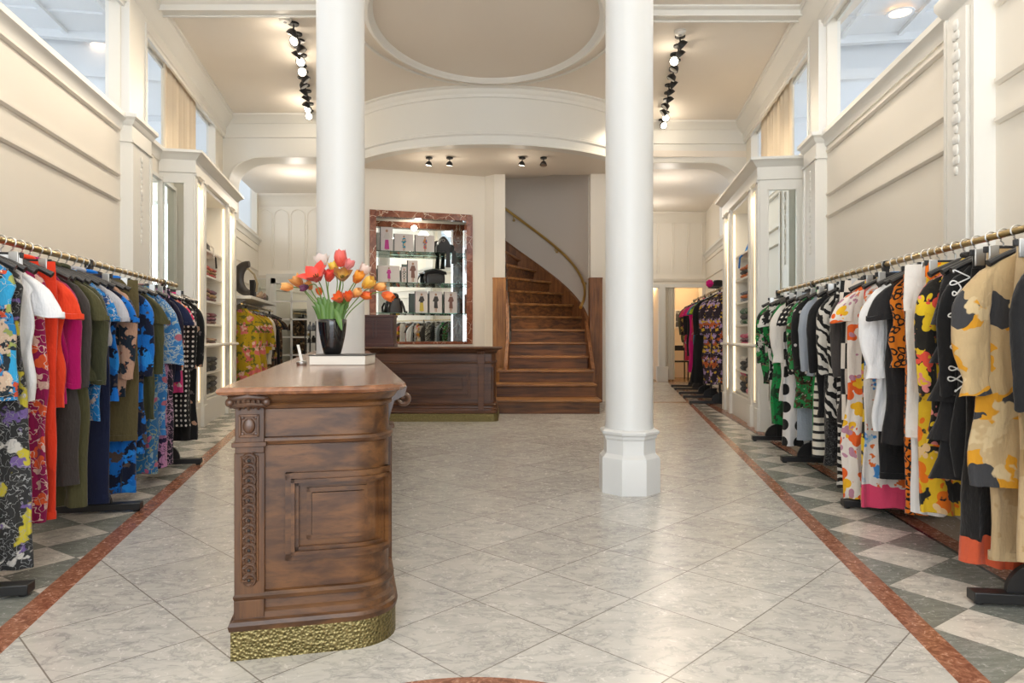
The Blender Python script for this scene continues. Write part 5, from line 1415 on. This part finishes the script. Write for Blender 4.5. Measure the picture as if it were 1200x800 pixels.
# ---- shelf beyond the left cabinet and what stands on it
fr = LF
t = thing('wall_shelf', 'thick white shelf on the wall above the yellow dresses', 'shelf', fr(11.6*SL, .2, 1.66))
MB(fr).box(10.3*SL, 12.9*SL, 0.005, .55, 1.66, 1.71).build('board', M['white'], t, bevel=.004)
for q in (10.6, 12.5): MB(fr).prism_x([(.005, 1.66), (.4, 1.66), (.4, 1.64), (.03, 1.45), (.005, 1.45)], q*SL-.015, q*SL+.015).build('bracket', M['white'], t)
X0 = PX(283, 10.6); 
t = thing('crescent_bag', 'dark crescent shaped bag standing on the white shelf', 'handbag', (X0, 10.6, 1.71))
mb = MB(); rings = []
for k in range(15):
    a = R(95+k*12); r = .18; w = .05+.045*math.sin(math.pi*k/14)
    c = (X0+.14+r*1.1*math.cos(a), 1.92+r*1.25*math.sin(a))
    rings.append([(c[0]+w*math.cos(a)*math.cos(b), 10.6+.045*math.sin(b), c[1]+w*math.sin(a)*math.cos(b)) for b in [2*math.pi*i/14 for i in range(14)]])
mb.loft(rings); zmin = min(p[2] for p in mb.v); mb.v = [(x, y, z-zmin+1.711) for x, y, z in mb.v]; mb.build('body', leather2, t, ang=60)
MB().tube([(X0+.02, 10.6, 2.10), (X0+.10, 10.60, 2.14), (X0+.19, 10.62, 2.05), (X0+.24, 10.62, 1.9), (X0+.22, 10.62, 1.78)], .016, 8).build('handle', plain('gold grey handle', (.30, .24, .14), .4), t)
for px, Y, h, w, m, lab, nm in ((296.5, 10.9, .27, .035, M['black'], 'slim black upright box on the white shelf', 'bottle_box'),):
    x = PX(px, Y); t = thing(nm, lab, 'box', (x, Y, 1.71)); MB().box(x-w, x+w, Y-.05, Y+.05, 1.711, 1.71+h).build('carton', m, t, bevel=.003); MB().box(x-w-.002, x+w+.002, Y-.052, Y+.052, 1.71+h-.05, 1.71+h+.003).build('lid', m, t, bevel=.002)
def shoe(x, y, z, m, lab):
    t = thing('shoe', lab, 'shoe', (x, y, z))
    mb = MB(); rings = []
    for k in range(9):
        u = k/8; hh = .05+.11*max(0, u-.35)**.7 if u > .35 else .05+.02*u
        rings.append([(x+.04*(1-.35*abs(u-.4))*math.cos(b), y-.13+.26*u, z+.015+max(0, hh*(.5+.5*math.sin(b)))) for b in [2*math.pi*i/12 for i in range(12)]])
    mb.loft(rings).build('upper', m, t, ang=60)
    MB().prism(rrect(x-.042, x+.042, y-.14, y+.13, 0, .03, ('bl', 'br', 'tl', 'tr')), z, z+.016).build('sole', M['black'], t)
shoe(PX(303, 11.5), 11.5, 1.711, fm['tan'], 'tan shoe standing nearest on the white wall shelf')
shoe(PX(307, 12.0), 12.0, 1.711, fm['brown'], 'brown shoe standing in the middle of the white wall shelf')
shoe(PX(309.5, 12.6), 12.6, 1.711, fm['olive'], 'dark shoe standing farthest along the white wall shelf')

# ---- glazed door and mirror of the back left wall
Y = 14.28; xa, xb, zt = PX(318, Y), PX(366, Y), PZ(326, Y)
d = struct(MB().frame(xa-.09, xb+.09, -.1, zt+.09, .09, Y-.06, Y+.01).build('door_1', M['white']))
mb = MB(); st_ = .10
mb.box(xa, xa+st_, Y-.045, Y, .02, zt); mb.box(xb-st_, xb, Y-.045, Y, .02, zt); mb.box(xa, xb, Y-.045, Y, zt-.11, zt); mb.box(xa, xb, Y-.045, Y, .02, .32)
for k in range(1, 5): z = .32+(zt-.43)*k/5; mb.box(xa+st_, xb-st_, Y-.04, Y-.005, z-.018, z+.018)
c = (xa+xb)/2; mb.box(c-.018, c+.018, Y-.04, Y-.005, .32, zt-.11)
mb.build('door_leaf', M['white'], d)
for k in range(5):
    for x0, x1 in ((xa+st_, c-.018), (c+.018, xb-st_)):
        MB().box(x0-.005, x1+.005, Y-.022, Y-.014, .32+(zt-.43)*k/5+.015, .32+(zt-.43)*(k+1)/5-.015).build('pane', M['mirror'], d)
MB().sphere((xb-.05, Y-.085, 1.12), .03, 12, 8).tube([(xb-.05, Y-.045, 1.12), (xb-.05, Y-.08, 1.12)], .012, 8).build('door_knob', M['brass'], d)
x0, x1 = PX(302, Y), PX(314.5, Y); z0, z1 = PZ(352, Y), PZ(327, Y)
t = thing('wall_mirror', 'small framed mirror on the back wall left of the glazed door', 'mirror', ((x0+x1)/2, Y, z0))
MB().box(x0, x1, Y-.012, Y, z0, z1).build('mirror_glass', M['mirror'], t); MB().frame(x0-.02, x1+.02, z0-.02, z1+.02, .03, Y-.03, Y).build('frame', M['white'], t)
# small stand of accessories beside the left column
Y = 12.6; xa, xb = PX(360.5, Y), PX(373, Y)
t = thing('display_stand', 'black stand with small accessories between the counter and back wall', 'stand', ((xa+xb)/2, Y, 0))
for x in (xa, xb):
    for y in (Y-.15, Y+.15): MB().box(x-.01, x+.01, y-.01, y+.01, 0, 1.36).build('upright', M['black'], t)
shelves_z = (.45, .72, .98, 1.2)
for z in shelves_z: MB().box(xa-.01, xb+.01, Y-.16, Y+.16, z-.015, z).build('shelf', M['black'], t)
acc = [(.45, 'gold', .12), (.45, 'brown', .14), (.72, 'gold', .08), (.72, 'yellow', .10), (.98, 'black', .08), (.98, 'black', .12), (1.2, 'grey', .10), (1.2, 'grey', .13)]
for i, (z, m, h) in enumerate(acc):
    x = xa+.06+(xb-xa-.12)*(i % 2)
    mm = fm.get(m) or C[m]
    o = MB().loft([[(x+.035*g*math.cos(b), Y-.1+.03*g*math.sin(b), z+h*u) for b in [2*math.pi*q/14 for q in range(14)]] for g, u in ((.8, 0), (1, .1), (1, .6), (.6, .8), (.5, 1))]).build('accessory_pouch', mm, ang=60)
    tag(o, '%s %s small pouch on the %s shelf of the black stand' % (('left', 'right')[i % 2], m, ('lowest', 'second', 'third', 'top')[i//2]), 'pouch')

# ---- fitting rooms
curtain(FR((0, 0), (1, 0)), 1, PX(779, FY)+.02, PX(791, FY), FY+.03, .04, 2.28, 'cream curtain drawn back at the right fitting room', n=4, amp=.03, col_=(.80, .74, .64), name='fitting_room_curtain')
x0, x1 = PX(791.5, 17.85), PX(799.5, 17.85); z0, z1 = PZ(383, 17.85), PZ(364, 17.85)
t = thing('framed_picture', 'small dark picture in white frame on the fitting room wall', 'picture', ((x0+x1)/2, 17.85, z0))
MB().box(x0, x1, 17.855, 17.87, z0, z1).build('picture', print_mat('dark picture', (.10, .10, .11), [('noise', (.35, .36, .38), 5, .58)]), t)
MB().frame(x0-.03, x1+.03, z0-.03, z1+.03, .035, 17.84, 17.88).build('frame', M['white'], t)
cx, cy = PX(797, 16.9), 17.05
t = thing('chair', 'black chair standing in the right fitting room', 'chair', (cx, cy, 0))
MB().box(cx-.21, cx+.21, cy-.2, cy+.2, .44, .475).build('seat', M['black'], t, bevel=.008)
for dx in (-.19, .19):
    MB().box(cx+dx-.014, cx+dx+.014, cy-.19, cy-.16, 0, .44).build('leg', M['black'], t)
    MB().box(cx+dx-.014, cx+dx+.014, cy+.16, cy+.19, 0, .84).build('leg', M['black'], t)
MB().box(cx-.19, cx+.19, cy+.165, cy+.185, .72, .85).build('backrest', M['black'], t, bevel=.004)
for px, Y, z, lab in ((769, 17.86, 1.95, 'wall hook in the left fitting room'), (805, 15.9, 0, '')):
    if not lab: continue
    x = PX(px, Y); t = thing('coat_hook', lab, 'hook', (x, Y, z))
    MB().box(x-.03, x+.03, Y, Y+.02, z-.08, z+.08).build('plate', M['brass'], t); MB().tube([(x, Y, z+.04), (x-.01, Y-.07, z+.04), (x-.02, Y-.09, z+.08)], .012, 6).build('hook', M['brass'], t); MB().tube([(x, Y, z-.04), (x+.02, Y-.05, z-.05), (x+.03, Y-.07, z-.01)], .012, 6).build('hook', M['brass'], t)
lamp('fitting_room_lamp', (PX(800, 17.1), 17.1, 2.4), 16, (1, .76, .48), .06)
lamp('fitting_room_lamp', (PX(762, 17.1), 17.1, 2.4), 14, (1, .72, .42), .06)

# ================================================================== ON THE COUNTER
bxx0, bxx1, by = PX(361.3, 3.97), PX(428.5, 3.97), 3.97
t = thing('tray_box', 'flat cream box under the black vase on the counter', 'box', ((bxx0+bxx1)/2, by+.15, .927))
MB().box(bxx0+.004, bxx1-.004, by+.004, by+.296, .927, .982).build('box_body', M['box'], t, bevel=.004)
MB().box(bxx0, bxx1, by, by+.30, .982, .988).build('dark_lid', plain('dark lid edge', (.05, .045, .04), .4), t, bevel=.001)
vx, vy, vz = PX(388.5, 4.08), 4.10, .9885
t = thing('vase', 'glossy black tapered vase on the cream box, holding tulips', 'vase', (vx, vy, vz))
mb = MB(); mb.lathe(vx, vy, [(.044, vz), (.050, vz+.003), (.060, vz+.04), (.071, vz+.09), (.079, vz+.14), (.083, vz+.18), (.084, vz+.207), (.081, vz+.209), (.078, vz+.204), (.074, vz+.15), (.04, vz+.05)], 48)
mb.build('vase_body', M['vase'], t, ang=60)
MB().lathe(vx, vy, [(.070, vz+.12), (.070, vz+.125)], 24).build('water', plain('dark water', (.01, .02, .01), .05), t)
t = thing('tag_holder', 'small grey weight holding a slanting white tag beside the cream box', 'tag holder', (PX(353.5, 4.0), 4.0, .927))
x = PX(353.5, 4.0)
MB().lathe(x, 4.0, [(.027, .927), (.030, .931), (.030, .945), (.024, .951)], 20).build('weight', M['steel'], t)
MB().loft([[(x-.024+.022*(1-q)-.006, 4.0, .951+.095*q), (x-.024+.022*(1-q)+.010, 4.0, .951+.095*q), (x-.024+.022*(1-q)+.010, 4.003, .951+.095*q), (x-.024+.022*(1-q)-.006, 4.003, .951+.095*q)] for q in (0, .5, 1)]).build('tag', M['white'], t)

# tulips
def pcol(name, a, b, k=.5):
    t = NT(name); o = t.xyz(t.obj); n = t.noise(t.vmul(t.obj, (30, 30, 6)), 2, 3)
    g = t.n('ShaderNodeTexCoord').outputs['Generated']; z = t.xyz(g)[2]
    f = t.sstep(t.add(t.mul(z, .8), t.mul(n, .4)), .25, .95)
    t.set(Base_Color=t.mix(f, a, b), Roughness=.5); t.b.inputs['Subsurface Weight'].default_value = .0
    t.b.inputs['Sheen Weight'].default_value = .2
    return t.m
PC = {'red': pcol('petal red', (.80, .08, .03), (.76, .05, .035)), 'white': pcol('petal white', (.80, .66, .58), (.86, .76, .70)), 'redpink': pcol('petal coral', (.78, .10, .06), (.78, .14, .12)), 'pink': pcol('petal pink', (.78, .30, .28), (.76, .20, .20)),
      'yellow': pcol('petal yellow', (.80, .38, .03), (.82, .56, .06)), 'bronze': pcol('petal bronze', (.62, .34, .02), (.28, .09, .012)), 'orange': pcol('petal orange', (.82, .24, .01), (.84, .32, .03)), 'apricot': pcol('petal apricot', (.80, .28, .06), (.86, .46, .14)),
      'flame': pcol('petal flame', (.82, .16, .01), (.78, .11, .015)), 'purple': pcol('petal purple', (.14, .02, .08), (.08, .012, .05)), 'gold': pcol('petal gold', (.84, .42, .02), (.84, .50, .08)), 'rust': pcol('petal rust', (.62, .20, .04), (.70, .30, .08)), 'blush': pcol('petal blush', (.84, .60, .48), (.84, .66, .58))}
stemm = plain('tulip stem', (.16, .28, .05), .5); leafm = NT('tulip leaf')
leafm.set(Base_Color=leafm.mix(leafm.noise(leafm.vmul(leafm.obj, (60, 60, 5)), 2, 2), (.045, .14, .025), (.17, .30, .07)), Roughness=.42); leafm = leafm.m
stam = plain('stamen', (.10, .08, .01), .6)
def petal(mb, base, axis, side, L, W, opn, phase):
    """curved petal patch with thickness; axis = flower direction, side = outward direction"""
    up = axis; out = side; tan = up.cross(out).normalized(); rows = []
    N, K = 8, 6
    P = []
    for i in range(N+1):
        u = i/N
        # profile bulges outward then closes or flares
        rad = L*(.34*math.sin(math.pi*min(u*1.05, 1)*.75)*(1-.25*u)+opn*u*u*.75)
        h = L*(u*(1-.25*opn*u)-.18*max(0, opn-.6)*u*u)
        w = W*(math.sin(math.pi*(u*.86+.07))**.65)*(1-.25*u**4)
        if i == N: w *= .25
        row = []
        for j in range(K+1):
            v = j/K*2-1
            cup = .55*w*(v*v)*(1-.5*opn)
            row.append(base+up*(h-.03*L*v*v*u)+out*(rad-cup)+tan*(w*v))
        P.append(row)
    vs = [tuple(p) for r in P for p in r]
    th = .0012
    vs2 = [tuple(p-out*th) for r in P for p in r]
    n = len(vs); fs = []
    for i in range(N):
        for j in range(K):
            a = i*(K+1)+j; q = (a, a+1, a+K+2, a+K+1)
            fs.append(q); fs.append(tuple(x+n for x in q[::-1]))
    mb.add(vs+vs2, fs)
T_ = [ # px, py, dY, size, openness, colour, direction (x, y, z), label
 (377, 305, .04, .072, .55, 'white', (-.25, .1, 1), 'pale white pink tulip at the top left of the bouquet'),
 (399, 302, -.02, .082, .12, 'redpink', (-.05, 0, 1), 'tall coral red tulip at the top centre of the bouquet'),
 (409, 309, -.01, .060, .30, 'pink', (.5, 0, .9), 'pink tulip just right of the topmost coral one'),
 (369, 320, -.06, .086, .95, 'red', (-.25, -.75, .9), 'wide open scarlet tulip with splayed petals, left centre'),
 (386, 322, -.05, .062, .35, 'red', (.2, -.3, .9), 'smaller scarlet tulip right of the wide open one'),
 (391, 313, .0, .060, .15, 'yellow', (-.3, 0, 1), 'yellow tulip behind the scarlet ones'),
 (401, 322, -.07, .064, .75, 'bronze', (.1, -.75, .8), 'open bronze brown tulip with yellow heart in the centre'),
 (420, 324, -.04, .066, .20, 'orange', (.6, -.2, .8), 'orange yellow tulip right of the bronze one'),
 (427, 316, .03, .066, .30, 'blush', (.5, 0, .8), 'pale blush tulip behind the orange ones'),
 (432, 331, -.05, .070, .25, 'gold', (.8, -.2, .6), 'golden yellow tulip on the right'),
 (446, 336, -.02, .060, .15, 'apricot', (1, -.1, .12), 'apricot tulip pointing right at the edge of the bouquet'),
 (455, 347, -.04, .062, .15, 'flame', (.9, -.2, -.35), 'drooping orange red tulip at the far right of the bouquet'),
 (397, 349, -.09, .052, .55, 'flame', (-.15, -.6, .5), 'orange tulip hanging in front of the leaves, left of two'),
 (408, 347, -.09, .052, .35, 'flame', (.1, -.5, .8), 'orange tulip hanging in front of the leaves, right of two'),
 (418, 343, -.06, .056, .15, 'apricot', (.7, -.3, .6), 'apricot tulip between leaves and golden tulip'),
 (429, 346, -.03, .056, .12, 'flame', (.9, -.1, -.1), 'small flame orange tulip low on the right'),
 (348, 329, -.03, .068, .30, 'rust', (-.6, -.2, .75), 'rust orange tulip at the upper left edge'),
 (336, 336, -.02, .058, .10, 'apricot', (-1, -.1, .05), 'apricot tulip pointing left at the far left edge'),
 (356, 337, -.04, .044, .15, 'purple', (-.4, -.2, -.2), 'dark purple tulip at the left'),
 (362, 334, .0, .046, .15, 'rust', (-.4, 0, .8), 'small rust tulip behind the purple one'),
 (374, 341, .03, .040, .2, 'flame', (-.2, 0, .8), 'small red orange tulip bud deep among the stems'),
]
vm = Vector((vx, vy, vz+.205)); TS = 1.32
for i, (px, py, dY, sz_, opn, colr, dr, lab) in enumerate(T_):
    sz_ *= TS; Y = 4.10+dY*1.2; c = Vector((PX(px, Y), Y, PZ(py, Y))); ax = Vector(dr).normalized()
    base = c-ax*sz_*.5
    t = thing('tulip', lab, 'flower', tuple(vm))
    rn = random.Random(i); ang0 = rn.uniform(0, 6)
    s0 = Vector((vx+.045*math.cos(i*2.4), vy+.045*math.sin(i*2.4), vz+.10))
    m0 = Vector((vx+(base.x-vx)*.28, vy+(base.y-vy)*.3+.01, vz+.24))
    sag = Vector((0, 0, 1)) if ax.z > .3 else Vector((0, 0, .4))
    m1 = base-ax*.05
    P = []
    ctrl = [s0, m0, m0.lerp(m1, .5)+sag*.01, m1, base]
    for q in range(13):
        u = q/12*(len(ctrl)-1); k = min(int(u), len(ctrl)-2); f = u-k
        P.append(tuple(ctrl[k].lerp(ctrl[k+1], f)))
    for _ in range(2): P = [P[0]]+[tuple((Vector(P[q-1])+Vector(P[q])*2+Vector(P[q+1]))/4) for q in range(1, len(P)-1)]+[P[-1]]
    MB().tube(P, .0032, 7).build('stem', stemm, t)
    o0 = ax.orthogonal().normalized()
    for k in range(6):
        a = ang0+k*math.pi/3; side = (o0*math.cos(a)+ax.cross(o0)*math.sin(a)).normalized()
        mb = MB(); petal(mb, base+side*.002*(k % 2), ax, side, sz_*(1.0 if k % 2 else .95), sz_*(.33 if opn < .5 else .36), opn*(1 if k % 2 else .8), k)
        mb.build('petal', PC[colr], t, ang=80)
    if opn > .5:
        mb = MB()
        for k in range(6):
            a = k*1.05; side = o0*math.cos(a)+ax.cross(o0)*math.sin(a)
            mb.tube([tuple(base+ax*.005), tuple(base+ax*sz_*.4+side*sz_*.14)], [.0015, .003], 5)
        mb.tube([tuple(base), tuple(base+ax*sz_*.45)], .004, 6); mb.build('stamens', stam, t)
# leaves belong to tulips: broad upright blades around the stems
tul = [o for o in col.objects if o.name.startswith('tulip') and o.type == 'EMPTY']
def leaf(par, x0, y0, pts, W):
    mb = MB(); n = len(pts); vs = []; fs = []
    for i, p in enumerate(pts):
        u = i/(n-1); w = W*math.sin(math.pi*(u*.85+.12))**.8*(1 if i < n-1 else .1)
        for j in range(5):
            v = j/2-1; vs.append((p[0]+w*v, p[1]-.35*w*(1-v*v), p[2]))
    for i in range(n-1):
        for j in range(4):
            a = i*5+j; fs.append((a, a+1, a+6, a+5))
    m = len(vs); vs2 = [(x, y+.0015, z) for x, y, z in vs]
    fs += [tuple(q+m for q in f[::-1]) for f in fs]
    mb.add(vs+vs2, fs); mb.build('leaf', leafm, par, ang=80)
lz = vz+.14
def lf(i, dx, dxt, h, W, dy=-.03, droop=0):
    pts = []
    for q in range(10):
        u = q/9
        pts.append((vx+dx+(dxt-dx)*u**1.3, vy+dy-.02*u, lz+h*math.sin(u*math.pi*.5)-droop*max(0, u-.45)**1.5))
    leaf(tul[i], 0, 0, pts, W)
lf(0, -.045, -.10, .17, .016); lf(1, -.02, -.035, .20, .017, -.05); lf(3, -.055, -.075, .20, .018, -.02); lf(5, .0, -.01, .19, .016, -.04)
lf(7, .03, .06, .18, .017, -.03); lf(9, .05, .13, .20, .014, -.01); lf(2, .02, .03, .21, .016, .02); lf(12, -.03, -.05, .16, .016, -.06); lf(14, .045, .09, .16, .015, -.05); lf(16, -.06, -.12, .15, .014, 0)
leaf(tul[11], 0, 0, [(vx+.035+.045*u, vy-.075-.02*u, lz+.13-.0*u-.13*u**1.2) for u in [q/9 for q in range(10)]], .018)
lf(4, -.01, .025, .22, .015, .05); lf(6, .03, .10, .20, .014, .04); lf(17, -.03, -.09, .20, .014, .04); lf(18, .02, .075, .17, .015, -.055); lf(19, -.015, .0, .175, .017, -.06)
lf(8, .0, .10, .22, .013, .03); lf(13, .01, .015, .17, .018, -.065)
